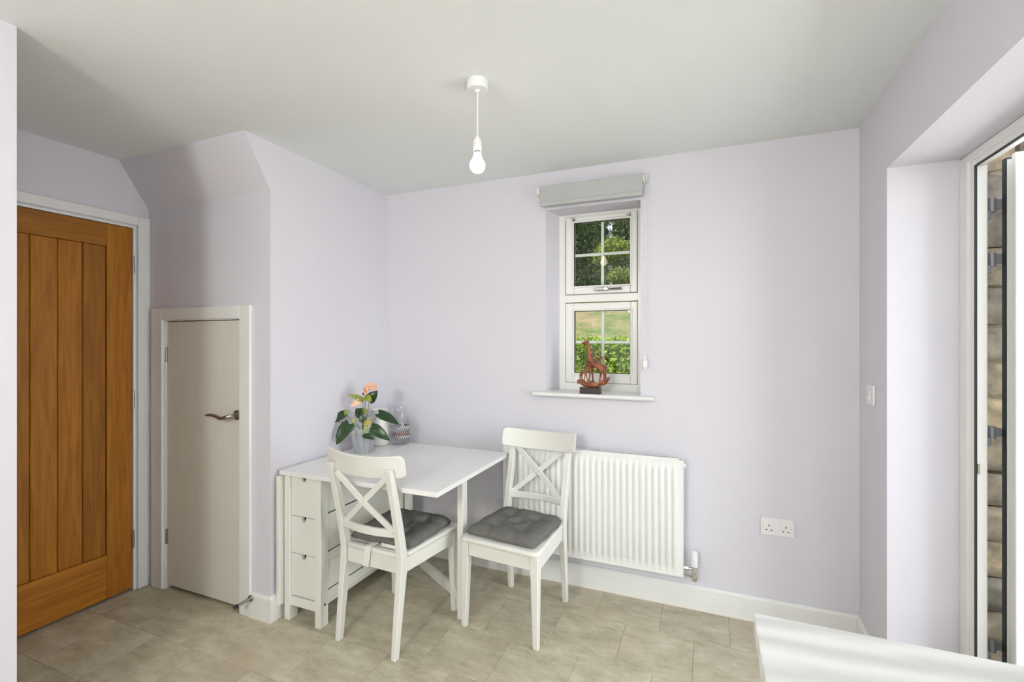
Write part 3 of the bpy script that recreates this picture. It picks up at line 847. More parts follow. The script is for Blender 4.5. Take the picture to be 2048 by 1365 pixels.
sw = thing('wall_switch', (XR, 2.458, 1.172), 'white wall switch beside the garden door opening', 'switch')
box('face_plate', M_PLASTIC, sw, XR - 0.011, XR - 0.0005, 2.415, 2.501, 1.130, 1.215, bev=0.0025)
G().prism([(XR - 0.018, 1.155), (XR - 0.010, 1.152), (XR - 0.010, 1.192), (XR - 0.012, 1.190)], 'y', 2.451, 2.466).obj('rocker', M_PLASTIC, sw)
for yy in (2.427, 2.489):
    box('screw', M_STEEL, sw, XR - 0.0116, XR - 0.010, yy - 0.0025, yy + 0.0025, 1.170, 1.175)

# ------------------------------------------------------------------ pendant lamp
px_, py_ = -0.812, 1.615
pl = thing('pendant_lamp', (px_, py_, ZC), 'bare lit bulb hanging on a white cord from the ceiling', 'pendant lamp')
G().lathe([(0.040, -0.0005), (0.0405, -0.030), (0.039, -0.036), (0.010, -0.0375), (0.0085, -0.045), (0.004, -0.046)], (px_, py_, ZC), 40).obj('ceiling_rose', M_PLASTIC, pl, smooth=True, angle=30)
cd = [(px_ + 0.0006 * math.sin(k * 0.9), py_, 2.36 - k * 0.0165) for k in range(12)]
G().tube(cd, 0.0032, 10).obj('cord', M_PLASTIC, pl, smooth=True)
lh = G().lathe([(0.004, 2.188), (0.007, 2.186), (0.014, 2.172), (0.0165, 2.160), (0.0165, 2.155), (0.0145, 2.154), (0.0145, 2.152), (0.0165, 2.151), (0.0165, 2.134), (0.0155, 2.131)], (px_, py_, 0), 28).obj('lamp_holder', M_PLASTIC, pl, smooth=True, angle=25)
G().lathe([(0.0128, 2.134), (0.0128, 2.124)], (px_, py_, 0), 24).obj('bulb_cap', M_STEEL, pl, smooth=True)
prof = [(0.0128, 2.124), (0.0150, 2.117), (0.0170, 2.106)]
for a in range(48, 181, 12):
    prof.append((0.0298 * math.sin(R(a)) if a < 180 else 0.0006, 2.0765 + 0.0298 * math.cos(R(a))))
G().lathe(prof, (px_, py_, 0), 32).obj('bulb', M_BULB, pl, smooth=True, angle=60)

# ------------------------------------------------------------------ gateleg table
tb = thing('gateleg_table', (-1.86, 2.16, 0), 'white drop-leaf gateleg table with drawers against the wall', 'table')
TZ, TT = 0.750, 0.022
TY0, TY1 = 1.748, 2.543
bx0, bx1, by0, by1 = -1.972, -1.735, 1.757, 2.534
box('fixed_top', M_TOPW, tb, -1.997, -1.731, TY0, TY1, TZ - TT, TZ, bev=0.0015)
box('raised_leaf', M_TOPW, tb, -1.7302, -1.072, TY0, TY1, TZ - TT, TZ, bev=0.0015)
box('dropped_leaf', M_TABLE, tb, -2.0008, -1.981, 1.733, TY1, 0.075, TZ - TT - 0.004, bev=0.0015)
lw, ld = 0.036, 0.052
for x in (bx0, bx1 - lw):
    for y in (by0, by1 - ld):
        lg = box('leg', M_TABLE, tb, x, x + lw, y, y + ld, 0.0, TZ - TT - 0.0005, bev=0.002)
        if x > -1.9 and y < 2:
            q = G(); q.tube([(x + lw - 0.001, y + 0.030, 0.108), (x + lw + 0.0006, y + 0.030, 0.108)], 0.006, 12); q.obj('bolt_hole', M_HOLE, lg)
box('base_board', M_TABLE, tb, bx0 + lw, bx1 - lw, by0 + 0.008, by1 - 0.008, 0.075, 0.122)
box('carcass', M_TABLE, tb, bx0 + lw - 0.001, bx1 - 0.012, by0 + 0.11, by1 - 0.11, 0.118, TZ - TT - 0.001)
def drawer(z0, z1, yf, s_):
    x0_, x1_ = bx0 + lw + 0.0015, bx1 - lw - 0.0015
    xc = (x0_ + x1_) / 2
    w_, h_ = 0.017, 0.026
    nt_ = [(x0_, z0), (x1_, z0), (x1_, z1), (xc + w_, z1)]
    for k in range(1, 8):
        a = math.pi * k / 8
        nt_.append((xc + w_ * 0.82 * math.cos(a), z1 - h_ * math.sin(a) ** 0.8))
    nt_ += [(xc - w_, z1), (x0_, z1)]
    g = G()
    bm_ = g.bm
    g.prism(nt_, 'y', yf, yf + 0.016 * s_)
    f_ = g.obj('drawer_front', M_TABLE, tb)
    return f_
for z0, z1 in ((0.528, 0.7245), (0.340, 0.5245), (0.127, 0.3365)):
    drawer(z0, z1, by0 + 0.012, 1)
    drawer(z0, z1, by1 - 0.012, -1)
# side towards the room: boards with dark gaps above the rails
for z0, z1 in ((0.552, 0.722), (0.362, 0.500), (0.172, 0.312)):
    box('side_board', M_TABLE, tb, bx1 - 0.0118, bx1 - 0.004, by0 + ld + 0.001, by1 - ld - 0.001, z0, z1, bev=0.001)
for z0, z1 in ((0.500, 0.546), (0.312, 0.356), (0.118, 0.166)):
    box('side_rail', M_TABLE, tb, bx1 - 0.0118, bx1 - 0.002, by0 + ld + 0.001, by1 - ld - 0.001, z0 + 0.0005, z1 - 0.0005, bev=0.001)
box('side_gap', M_HOLE, tb, bx1 - 0.0125, bx1 - 0.0105, by0 + ld, by1 - ld, 0.12, 0.72)
# gate leg swung out under the raised leaf
gp, gh = Vector((-1.150, 2.115, 0)), Vector((-1.712, 2.455, 0))
gate = box('gate_post', M_TABLE, tb, gp.x - 0.016, gp.x + 0.016, gp.y - 0.024, gp.y + 0.024, 0.0, TZ - TT - 0.0005, bev=0.002)
box('gate_post', M_TABLE, tb, gh.x - 0.016, gh.x + 0.016, gh.y - 0.022, gh.y + 0.022, 0.06, TZ - TT - 0.0005, bev=0.002)
for z, h_ in ((0.100, 0.050), (0.700, 0.045)):
    G().bar(gh + Vector((0.01, -0.006, z)), gp + Vector((-0.01, 0.006, z)), 0.022, h_, bev=0.0015).obj('gate_rail', M_TABLE, tb)

# ------------------------------------------------------------------ chairs
ch1 = thing('dining_chair', (0, 0, 0), 'white cross-back chair seen from behind, with a white tie strap hanging at its seat', 'chair', 'cross-back chairs at the table')
def arc_y(x, y0, k=0.036, hw=0.215):
    return y0 + k * (x / hw) ** 2
# front legs
for s_ in (-1, 1):
    o_, t_ = 0.187, 0.020
    rings = []
    for z, w_ in ((0.0, 0.013), (0.36, 0.0195), (0.423, 0.0195)):
        xo = s_ * (o_ + 0.0195); yo = 0.212
        xi = xo - s_ * 2 * w_; yi = yo - 2 * w_
        rings.append([(xo, yo, z), (xi, yo, z), (xi, yi, z), (xo, yi, z)])
    g = G(); g.loft(rings); bmesh.ops.bevel(g.bm, geom=list(g.bm.edges), offset=0.003, segments=1, affect='EDGES')
    g.obj('leg', M_CHAIR, ch1)
# rear legs running up into the back posts
def post_y(z):
    if z < 0.40: return -0.238 + (0.048) * (z / 0.40) ** 1.1
    return -0.190 - 0.105 * ((z - 0.40) / 0.48) ** 1.25
for s_ in (-1, 1):
    rings = []
    for z in (0.0, 0.12, 0.25, 0.36, 0.42, 0.47, 0.55, 0.63, 0.71, 0.79, 0.845):
        yc = post_y(z)
        hd = 0.0145 + 0.0075 * max(0, 1 - abs(z - 0.40) / 0.40)
        if z > 0.79: hd = 0.013
        hw = 0.0125 + 0.0035 * min(1, z / 0.36)
        xc = s_ * (0.165 + 0.004 * (z / 0.8))
        rings.append([(xc - hw, yc - hd, z), (xc + hw, yc - hd, z), (xc + hw, yc + hd, z), (xc - hw, yc + hd, z)])
    g = G(); g.loft(rings)
    es = [e for e in g.bm.edges if abs(e.verts[0].co.z - e.verts[1].co.z) > 0.01 or e.verts[0].co.z > 0.84]
    bmesh.ops.bevel(g.bm, geom=es, offset=0.0025, segments=1, affect='EDGES')
    g.obj('back_post', M_CHAIR, ch1)
# seat
def rrect(hw0, hw1, y0, y1, r, n=6):
    pts = []
    for cx, cy, a0 in ((hw1 - r, y1 - r, 0), (-(hw1 - r), y1 - r, 90), (-(hw0 - r), y0 + r, 180), (hw0 - r, y0 + r, 270)):
        for k in range(n + 1):
            a = R(a0 + 90 * k / n)
            pts.append((cx + r * math.cos(a), cy + r * math.sin(a)))
    return pts
g = G()
rings = []
for z, ins in ((0.423, 0.006), (0.427, 0.001), (0.434, 0.0), (0.441, 0.001), (0.4455, 0.006), (0.4465, 0.012)):
    rings.append([(x, y, z) for x, y in rrect(0.186 - ins, 0.214 - ins, -0.172 + ins, 0.226 - ins, 0.03)])
g.loft(rings)
g.box(-0.147, 0.147, -0.205, -0.165, 0.4232, 0.4458, bev=0.003)
g.obj('seat', M_CHAIR, ch1, smooth=True, angle=50)
G().box(-0.166, 0.166, 0.190, 0.208, 0.355, 0.4225, bev=0.002).obj('apron', M_CHAIR, ch1)
G().box(-0.148, 0.148, -0.202, -0.184, 0.355, 0.4225, bev=0.002).obj('apron', M_CHAIR, ch1)
for s_ in (-1, 1):
    G().bar((s_ * 0.166, -0.170, 0.389), (s_ * 0.196, 0.172, 0.389), 0.018, 0.067, bev=0.002).obj('apron', M_CHAIR, ch1)
# curved top rail, wider than the posts and in front of them
def rail(name, x_half, z0, z1, ybase, th, k, round_top=0.0, lean=0.0, dip=0.0):
    n = 48 if round_top else 24; rings = []
    for i in range(n + 1):
        tt = -1 + 2 * i / n
        x = x_half * math.sin(tt * math.pi / 2) if round_top else x_half * tt
        yb_ = arc_y(x, ybase, k, 0.215)
        dp = dip * (1 - (x / x_half) ** 2)
        zt = z1 - dp; zb = z0 - dp
        if round_top:
            e = x_half - abs(x)
            if e < round_top:
                q = round_top - e
                dz = round_top - math.sqrt(max(0, round_top ** 2 - q ** 2))
                zt -= dz
                zb += dz * 0.5
        c = min(0.004, th * 0.25)
        def P(yy, zz):
            return (x, yy - lean * (zz - z0), zz)
        rings.append([P(yb_, zb + c), P(yb_ + c, zb), P(yb_ + th - c, zb), P(yb_ + th, zb + c), P(yb_ + th, zt - c), P(yb_ + th - c, zt), P(yb_ + c, zt), P(yb_, zt - c)])
    g = G(); g.loft(rings)
    return g.obj(name, M_CHAIR, ch1, smooth=True, angle=35)
rail('top_rail', 0.220, 0.806, 0.908, post_y(0.82) - 0.006, 0.019, 0.040, round_top=0.022, lean=0.22, dip=0.0135)
rail('lower_rail', 0.160, 0.522, 0.558, post_y(0.540) - 0.030, 0.020, 0.050)
# crossed braces
zc0, zc1 = 0.551, 0.803
for s_ in (-1, 1):
    a = Vector((-s_ * 0.149, post_y(zc0) + 0.001 + (0.004 if s_ > 0 else -0.008), zc0))
    b = Vector((s_ * 0.143, post_y(zc1) + 0.004 + (0.004 if s_ > 0 else -0.008), zc1))
    mid = (a + b) / 2 + Vector((0, -0.010, 0))
    g = G()
    for p, q in ((a, mid), (mid, b)):
        g.bar(p, q, 0.012, 0.028, upv=(-(b - a).z * s_, 0, abs((b - a).x)), bev=0.0015) if False else g.bar(p, q, 0.028, 0.012, upv=(0, 1, 0), bev=0.0015)
    g.obj('cross_brace', M_CHAIR, ch1)

ch2 = copy_tree(ch1)
ch2['label'] = 'white cross-back chair facing the camera in front of the radiator'
c1_rot, c1_loc = R(-3.0), Vector((-1.424, 1.968, 0))
c2_rot, c2_loc = R(174.8), Vector((-0.893, 2.238, 0))
ch1.location, ch1.rotation_euler = c1_loc, (0, 0, c1_rot)
ch2.location, ch2.rotation_euler = c2_loc, (0, 0, c2_rot)

# ------------------------------------------------------------------ seat cushions
def cushion_mesh(seed):
    rnd = random.Random(seed)
    n = 44; hs = 0.187
    tufts = [(-0.075, -0.075), (0.075, -0.075), (-0.075, 0.075), (0.075, 0.075), (0, 0)]
    g = G(); bm_ = g.bm
    def outline(u, v):
        sx = u * hs * (1 - 0.05 * (1 - v * v) * 0 + 0.03 * (v)) ; sy = v * hs
        # pinched corners and wavy rim
        r = 1 - 0.045 * (abs(u) * abs(v)) ** 3
        r -= 0.018 * (math.cos(v * 9 + seed) * abs(u) ** 6 + math.cos(u * 8 + seed * 2) * abs(v) ** 6)
        return sx * r, sy * r
    top, bot = [], []
    for j in range(n + 1):
        rt_, rb_ = [], []
        for i in range(n + 1):
            u, v = -1 + 2 * i / n, -1 + 2 * j / n
            x, y = outline(u, v)
            e = (1 - abs(u) ** 7) * (1 - abs(v) ** 7)
            h = 0.040 * max(0, e) ** 0.42
            dimp = 0
            for tx, ty in tufts:
                d2_ = (x - tx) ** 2 + (y - ty) ** 2
                dimp += 0.020 * math.exp(-d2_ / 0.0009) + 0.007 * math.exp(-d2_ / 0.006)
            # creases running between the tufts
            for lx in (-0.075, 0.075):
                dimp += 0.0045 * math.exp(-((x - lx) / 0.009) ** 2) + 0.0045 * math.exp(-((y - lx) / 0.009) ** 2)
            wr = 0.0035 * noise.noise(Vector((x * 26, y * 26, seed))) + 0.002 * noise.noise(Vector((x * 60, y * 40, seed + 5)))
            z = max(0.006 + 0.3 * h, 0.010 + h - dimp * min(1, h / 0.03) + wr * min(1, h / 0.02))
            rt_.append(bm_.verts.new((x, y, z)))
            edge = i in (0, n) or j in (0, n)
            rb_.append(rt_[-1] if edge else bm_.verts.new((x, y, 0.0015 + 0.004 * (1 - max(0, e)))))
        top.append(rt_); bot.append(rb_)
    for j in range(n):
        for i in range(n):
            bm_.faces.new((top[j][i], top[j][i + 1], top[j + 1][i + 1], top[j + 1][i]))
            try:
                bm_.faces.new((bot[j][i], bot[j + 1][i], bot[j + 1][i + 1], bot[j][i + 1]))
            except ValueError:
                pass
    return g
for i, (rot, loc, lab) in enumerate(((c1_rot, c1_loc, 'grey tufted seat cushion with white straps on the chair tucked under the table'),
                                     (c2_rot, c2_loc, 'grey tufted seat cushion on the chair in front of the radiator'))):
    cu = thing('seat_cushion', (0, 0, 0), lab, 'cushion', 'grey seat cushions')
    cushion_mesh(3 + i * 11).obj('cushion_pad', M_CUSH, cu, smooth=True, angle=180)
    for tx, ty in ((-0.075, -0.075), (0.075, -0.075), (-0.075, 0.075), (0.075, 0.075), (0, 0)):
        g = G(); g.lathe([(0.001, 0.0215), (0.006, 0.021), (0.0065, 0.0185), (0.004, 0.017)], (tx, ty, 0.0045), 10); g.obj('tuft', M_CUSH, cu, smooth=True)
    if i == 0:
        g = G()
        def ribbon(pts, wv):
            th = Vector((0, 0, 0.0))
            A = [];
            for p in pts:
                p = Vector(p)
                A.append((p - Vector(wv) / 2, p + Vector(wv) / 2))
            for s_ in (0, 1):
                pass
            rings = []
            for k, (a_, b_) in enumerate(A):
                t_ = (Vector(pts[min(k + 1, len(pts) - 1)]) - Vector(pts[max(k - 1, 0)])).normalized()
                nn = t_.cross(Vector(wv)).normalized() * 0.0012
                rings.append([tuple(a_ - nn), tuple(b_ - nn), tuple(b_ + nn), tuple(a_ + nn)])
            g.loft(rings)
        zz = 0.0
        ribbon([(-0.015, -0.13, 0.012), (-0.018, -0.185, 0.006), (-0.021, -0.221, 0.0035), (-0.024, -0.2265, -0.004), (-0.029, -0.2285, -0.045), (-0.036, -0.2290, -0.088)], (0.034, 0, 0))
        g.obj('tie_strap', M_STRAP, cu)
        g = G()
        ribbon([(0.02, -0.185, 0.005), (0.06, -0.196, 0.010), (0.10, -0.194, 0.009), (0.138, -0.185, 0.006)], (0, 0.004, 0.014))
        g.obj('tie_strap', M_STRAP, cu)
    off = Vector((0.0, 0.018 if i == 0 else 0.012, 0.4475)); off.rotate(Matrix.Rotation(rot, 3, 'Z'))
    cu.location = loc + off
    cu.rotation_euler = (0, 0, rot + (R(2) if i == 0 else R(-2)))

# ------------------------------------------------------------------ things on the table
YAW = R(22.5)
RT = Vector((math.cos(YAW), math.sin(YAW), 0)); FW = Vector((-math.sin(YAW), math.cos(YAW), 0)); UP = Vector((0, 0, 1))
# white jug
vx_, vy_ = -1.905, 2.425
vs = thing('white_jug', (vx_, vy_, TZ), 'white ceramic jug behind the potted plant', 'jug')
G().lathe([(0.002, 0.003), (0.046, 0.0005), (0.052, 0.004), (0.054, 0.02), (0.056, 0.06), (0.054, 0.095), (0.047, 0.125), (0.041, 0.15), (0.040, 0.175), (0.045, 0.205), (0.053, 0.222), (0.0545, 0.2235), (0.051, 0.222), (0.043, 0.205), (0.037, 0.175), (0.040, 0.14), (0.05, 0.09), (0.05, 0.02), (0.002, 0.012)], (vx_, vy_, TZ + 0.0005), 40).obj('body', M_CERAMIC, vs, smooth=True, angle=60)
G().tube([Vector((vx_, vy_, TZ)) - RT * 0.040 + UP * 0.17 - FW * 0.0, Vector((vx_, vy_, TZ)) - RT * 0.078 + UP * 0.165, Vector((vx_, vy_, TZ)) - RT * 0.090 + UP * 0.13, Vector((vx_, vy_, TZ)) - RT * 0.080 + UP * 0.09, Vector((vx_, vy_, TZ)) - RT * 0.053 + UP * 0.075], 0.006, 10).obj('handle', M_CERAMIC, vs, smooth=True)
# glass bottle with printed band
bx_, by_ = -1.800, 2.487
bt = thing('glass_bottle', (bx_, by_, TZ), 'clear glass bottle with a black and white checked printed band', 'bottle')
rO = 0.0585
outer = [(0.002, 0.0015), (0.045, 0.0005), (0.054, 0.003), (rO, 0.010), (rO, 0.130), (0.0565, 0.142), (0.050, 0.155), (0.043, 0.166), (0.0395, 0.178), (0.039, 0.205), (0.041, 0.224), (0.0455, 0.230), (0.0465, 0.234), (0.0455, 0.238)]
inner = [(0.041, 0.238), (0.0385, 0.230), (0.0355, 0.205), (0.036, 0.178), (0.040, 0.163), (0.047, 0.151), (0.0535, 0.138), (0.055, 0.128), (0.055, 0.016), (0.048, 0.010), (0.002, 0.009)]
G().lathe(outer + inner, (bx_, by_, TZ + 0.0005), 48).obj('body', M_BOTTLE, bt, smooth=True, angle=60)
def band(name, z0, z1, m, r_, uv=False, parent=None):
    seg = 96; g = G(); bm_ = g.bm
    lo = [bm_.verts.new((bx_ + r_ * math.cos(2 * math.pi * i / seg), by_ + r_ * math.sin(2 * math.pi * i / seg), TZ + z0)) for i in range(seg)]
    hi = [bm_.verts.new((bx_ + r_ * math.cos(2 * math.pi * i / seg), by_ + r_ * math.sin(2 * math.pi * i / seg), TZ + z1)) for i in range(seg)]
    uvl = bm_.loops.layers.uv.new('UVMap')
    for i in range(seg):
        f = bm_.faces.new((lo[i], lo[(i + 1) % seg], hi[(i + 1) % seg], hi[i]))
        for l, (u, v) in zip(f.loops, ((i, 0), (i + 1, 0), (i + 1, 1), (i, 1))):
            l[uvl].uv = (u / seg, v + 0.0)
    return g.obj(name, m, parent or bt, smooth=True)
band('checked_band', 0.104, 0.118, M_CHECK, rO + 0.0006)
band('checked_band', 0.046, 0.060, M_CHECK, rO + 0.0006)
def bent_text(body, size, z0, ang0, m, name, off, r_, slope=0.10):
    cu_ = bpy.data.curves.new('print', 'FONT'); cu_.body = body; cu_.size = size; cu_.align_x = 'CENTER'; cu_.offset = off; cu_.shear = 0.35; cu_.resolution_u = 2
    to = bpy.data.objects.new('print', cu_); COL.objects.link(to)
    dg = bpy.context.evaluated_depsgraph_get()
    me_ = bpy.data.meshes.new_from_object(to.evaluated_get(dg))
    bpy.data.objects.remove(to, do_unlink=True)
    b2 = bmesh.new(); b2.from_mesh(me_)
    bmesh.ops.triangulate(b2, faces=b2.faces[:])
    for v in b2.verts:
        x, y = v.co.x, v.co.y
        a = ang0 + x / r_
        v.co = Vector((bx_ + r_ * math.cos(a), by_ + r_ * math.sin(a), TZ + z0 + y + slope * x))
    b2.to_mesh(me_); b2.free(); me_.materials.clear(); me_.materials.append(m)
    return link(bpy.data.objects.new(name, me_), bt)
a_cam = math.atan2(0 - by_, 0 - bx_)
bent_text('American', 0.046, 0.067, a_cam + 0.10, M_BLACKINK, 'printed_lettering', 0.0016, rO + 0.0007)
bent_text('American', 0.046, 0.0675, a_cam + 0.10, M_PINKINK, 'printed_lettering', -0.0004, rO + 0.0011)

# potted flowering plant
pc = Vector((-1.868, 2.225, TZ))
pp = thing('potted_anthurium', pc, 'potted peach anthurium with dark glossy leaves in clear wrap', 'plant')
G().lathe([(0.002, 0.0008), (0.044, 0.0008), (0.046, 0.004), (0.056, 0.095), (0.059, 0.100), (0.059, 0.106), (0.054, 0.106), (0.051, 0.09)], (pc.x, pc.y, TZ), 36, caps=False).obj('pot', M_POT, pp, smooth=True)
G().lathe([(0.0505, 0.088), (0.03, 0.094), (0.004, 0.096)], (pc.x, pc.y, TZ), 20).obj('soil', M_SOIL, pp, smooth=True)
rnd = random.Random(5)
seg = 120; rings = []
for z, r0, amp in ((0.001, 0.049, 0.002), (0.03, 0.054, 0.0035), (0.07, 0.060, 0.0045), (0.105, 0.064, 0.006), (0.13, 0.068, 0.010), (0.15, 0.072, 0.014)):
    ring = []
    for i in range(seg):
        a = 2 * math.pi * i / seg
        q = abs(((i * 6 / seg + 0.3) % 1) - 0.5) * 2
        r_ = r0 + amp * (0.8 * noise.noise(Vector((math.cos(a) * 2.5, math.sin(a) * 2.5, z * 6))) + 1.9 * (abs(math.sin(a * 4.5 + z * 9 + 0.5 * math.sin(a * 2))) - 0.35))
        zt = z + (0.030 * (q - 0.5) if z > 0.14 else (0.012 * (q - 0.5) if z > 0.12 else 0))
        ring.append((pc.x + r_ * math.cos(a), pc.y + r_ * math.sin(a), TZ + zt))
    rings.append(ring)
G().loft(rings, True, False).obj('clear_wrap', M_WRAP, pp, smooth=True)
U = 0.000351
def PP(cx, cy, w=0.0):        # plan of the plant: sideways, upwards, towards the room
    return pc + RT * ((cx - 800) * U) + UP * ((1240 - cy) * U) - FW * w
def heart(name, base, tip, width, m, parent, face=(0, 0, 1), bend=0.15, cup=0.12, lobes=0.18):
    base, tip = Vector(base), Vector(tip)
    ax = tip - base; L = ax.length; t = ax.normalized()
    f = Vector(face); n_ = (f - t * f.dot(t)).normalized(); s_ = t.cross(n_)
    nu, nv = 14, 8
    g = G(); bm_ = g.bm; grid = []
    for i in range(nu + 1):
        u = i / nu
        wd = width / 2 * (math.sin(math.pi * min(1, (u * 0.93 + 0.07)) ** 0.62)) ** 0.85 if u < 1 else 0.0
        r_ = []
        for j in range(nv + 1):
            v = -1 + 2 * j / nv
            # side lobes run back past the stalk
            back = lobes * L * (abs(v) ** 1.5) * (1 - u) ** 3 * (1 - 0.35 * abs(v) ** 4)
            p = base + t * (u * L - back) + s_ * (v * wd) + n_ * (-bend * L * u * u + cup * wd * (v * v) + 0.02 * L * math.cos(v * 3.1) * math.sin(u * 9))
            r_.append(bm_.verts.new(p))
        grid.append(r_)
    for i in range(nu):
        for j in range(nv):
            bm_.faces.new((grid[i][j], grid[i][j + 1], grid[i + 1][j + 1], grid[i + 1][j]))
    bmesh.ops.remove_doubles(bm_, verts=bm_.verts[:], dist=0.0002)
    bmesh.ops.recalc_face_normals(bm_, faces=bm_.faces[:])
    o = g.obj(name, m, parent, smooth=True, angle=180)
    md = o.modifiers.new('thick', 'SOLIDIFY'); md.thickness = 0.0008; md.offset = 0
    return o
def stem(p0, p1, r_=0.0022, sag=0.0, m=None):
    p0, p1 = Vector(p0), Vector(p1)
    pts = []
    for k in range(7):
        u = k / 6
        pts.append(p0.lerp(p1, u) + UP * (sag * math.sin(math.pi * u)))
    return G().tube(pts, r_, 7).obj('stem', m or M_STEM, pp, smooth=True)
cf = -FW
leaves_ = [
    # base, tip, width, facing
    ((478, 600, -0.01), (232, 748, 0.00), 175, cf * 0.75 + UP * 0.7 + RT * 0.1, 0.10),
    ((258, 735, -0.03), (62, 858, -0.03), 95, UP * 0.7 - RT * 0.2 + cf * 0.7, 0.12),
    ((600, 750, 0.04), (402, 1062, 0.075), 250, cf * 1.0 + UP * 0.45 - RT * 0.2, 0.10),
    ((385, 880, 0.02), (345, 1045, 0.03), 60, -RT * 1.0 + cf * 0.3, 0.05),
    ((765, 625, -0.02), (640, 520, -0.03), 190, cf * 0.8 + UP * 0.4, 0.10),
    ((1062, 590, 0.0), (1418, 752, 0.01), 175, cf * 0.75 + UP * 0.75, 0.12),
    ((985, 800, 0.05), (1292, 992, 0.07), 190, cf * 0.85 + UP * 0.55, 0.10),
    ((870, 905, 0.065), (1048, 972, 0.085), 100, cf * 0.8 + UP * 0.6, 0.15),
    ((880, 385, -0.02), (1005, 215, -0.035), 190, cf * 0.9 - UP * 0.1 - RT * 0.3, 0.05),
    ((815, 640, 0.02), (770, 735, 0.03), 130, cf * 1.0 + UP * 0.2, 0.05),
    ((830, 270, -0.01), (775, 262, 0.0), 70, cf * 0.8 + UP * 0.5, 0.05),
]
for b, t, w, f, bend in leaves_:
    heart('leaf', PP(*b), PP(*t), w * U, M_LEAF, pp, f, bend)
for b, t, w, f, m in [((800, 372, 0.0), (535, 250, 0.0), 125, UP * 0.8 + cf * 0.5, M_LEAFY), ((838, 308, 0.01), (968, 372, 0.03), 130, cf * 0.8 + UP * 0.6, M_LEAFY),
                      ((485, 590, 0.0), (575, 540, 0.01), 85, cf * 0.8 + UP * 0.4, M_LEAFY), ((815, 545, 0.01), (895, 540, 0.02), 80, cf, M_LEAFY),
                      ((700, 690, 0.04), (640, 705, 0.05), 70, cf, M_LEAFY), ((905, 780, 0.055), (870, 905, 0.066), 90, cf, M_LEAFY)]:
    heart('young_leaf', PP(*b), PP(*t), w * U, m, pp, f, 0.08)
heart('spathe', PP(910, 205, -0.01), PP(890, 88, -0.045), 235 * U, M_PEACH, pp, cf * 0.75 + UP * 0.65, -0.15, 0.25)
heart('spathe', PP(900, 150, 0.0), PP(1028, 192, 0.02), 90 * U, M_PEACH, pp, UP * 0.9 + cf * 0.4, 0.15)
heart('spathe', PP(860, 150, 0.01), PP(850, 282, 0.03), 85 * U, M_PEACH, pp, cf, 0.05)
heart('spathe', PP(735, 375, 0.012), PP(603, 472, 0.02), 95 * U, M_PEACH, pp, cf * 0.9 - UP * 0.1, 0.05)
heart('spathe', PP(960, 690, 0.05), PP(850, 770, 0.06), 105 * U, M_AMBER, pp, cf, 0.05)
G().tube([PP(868, 240, 0.02), PP(850, 190, 0.025), PP(842, 165, 0.025)], [0.005, 0.0055, 0.003], 10).obj('spadix', M_SPADIX, pp, smooth=True)
sb = (800, 960, 0.0)
for x, y, w in ((790, 372, 0.0), (835, 320, 0.0), (880, 385, -0.02), (842, 300, 0.01), (765, 625, -0.02), (815, 640, 0.02)):
    stem(PP(800 + (x - 800) * 0.25, 1000, 0), PP(x, y, w))
for x, y, w, sg in ((478, 600, -0.01, 0.02), (1062, 590, 0.0, 0.012), (600, 750, 0.04, 0.02), (985, 800, 0.05, 0.015), (870, 905, 0.065, 0.01), (258, 735, -0.03, 0.03), (940, 730, 0.05, 0.01), (700, 690, 0.04, 0.01)):
    stem(PP(800 + (x - 800) * 0.12, 1000, w * 0.3), PP(x, y, w), 0.0022, sg)

# ------------------------------------------------------------------ carved giraffes on the sill
fp_ = Vector((-0.609, 2.634, 1.1065))
fg = thing('giraffe_figurine', fp_, 'carved reddish wooden giraffe and calf on a dark plinth', 'figurine')
K = 0.000332
def FP(u, v, y=0.0):
    return Vector((fp_.x + (u - 617) * K, fp_.y + y, fp_.z + (1245 - v) * K))
box('plinth', M_PLINTH, fg, fp_.x - 0.0575, fp_.x + 0.0575, fp_.y - 0.026, fp_.y + 0.026, fp_.z, fp_.z + 0.036, bev=0.0015)
def skin(name, chain, m, parent, sub=2):
    verts, edges, rad, idx = [], [], [], {}
    for key, p, r_, par in chain:
        idx[key] = len(verts); verts.append(tuple(p)); rad.append(r_)
        if par is not None:
            edges.append((idx[par], idx[key]))
    me_ = bpy.data.meshes.new(name); me_.from_pydata(verts, edges, [])
    o = bpy.data.objects.new(name, me_); link(o, parent)
    md = o.modifiers.new('skin', 'SKIN'); md.use_smooth_shade = True
    if not me_.skin_vertices:
        b2 = bmesh.new(); b2.from_mesh(me_); b2.verts.layers.skin.verify(); b2.to_mesh(me_); b2.free()
    for v, r_ in zip(me_.skin_vertices[0].data, rad):
        v.radius = (r_ * 1.12, r_ * 1.12)
        v.use_root = False
    me_.skin_vertices[0].data[0].use_root = True
    s2_ = o.modifiers.new('sub', 'SUBSURF'); s2_.levels = sub; s2_.render_levels = sub
    me_.materials.append(m)
    # bake to a plain mesh
    dg = bpy.context.evaluated_depsgraph_get()
    baked = bpy.data.meshes.new_from_object(o.evaluated_get(dg))
    o.modifiers.clear(); o.data = baked
    if not baked.materials: baked.materials.append(m)
    baked.shade_smooth()
    return o
k_ = K
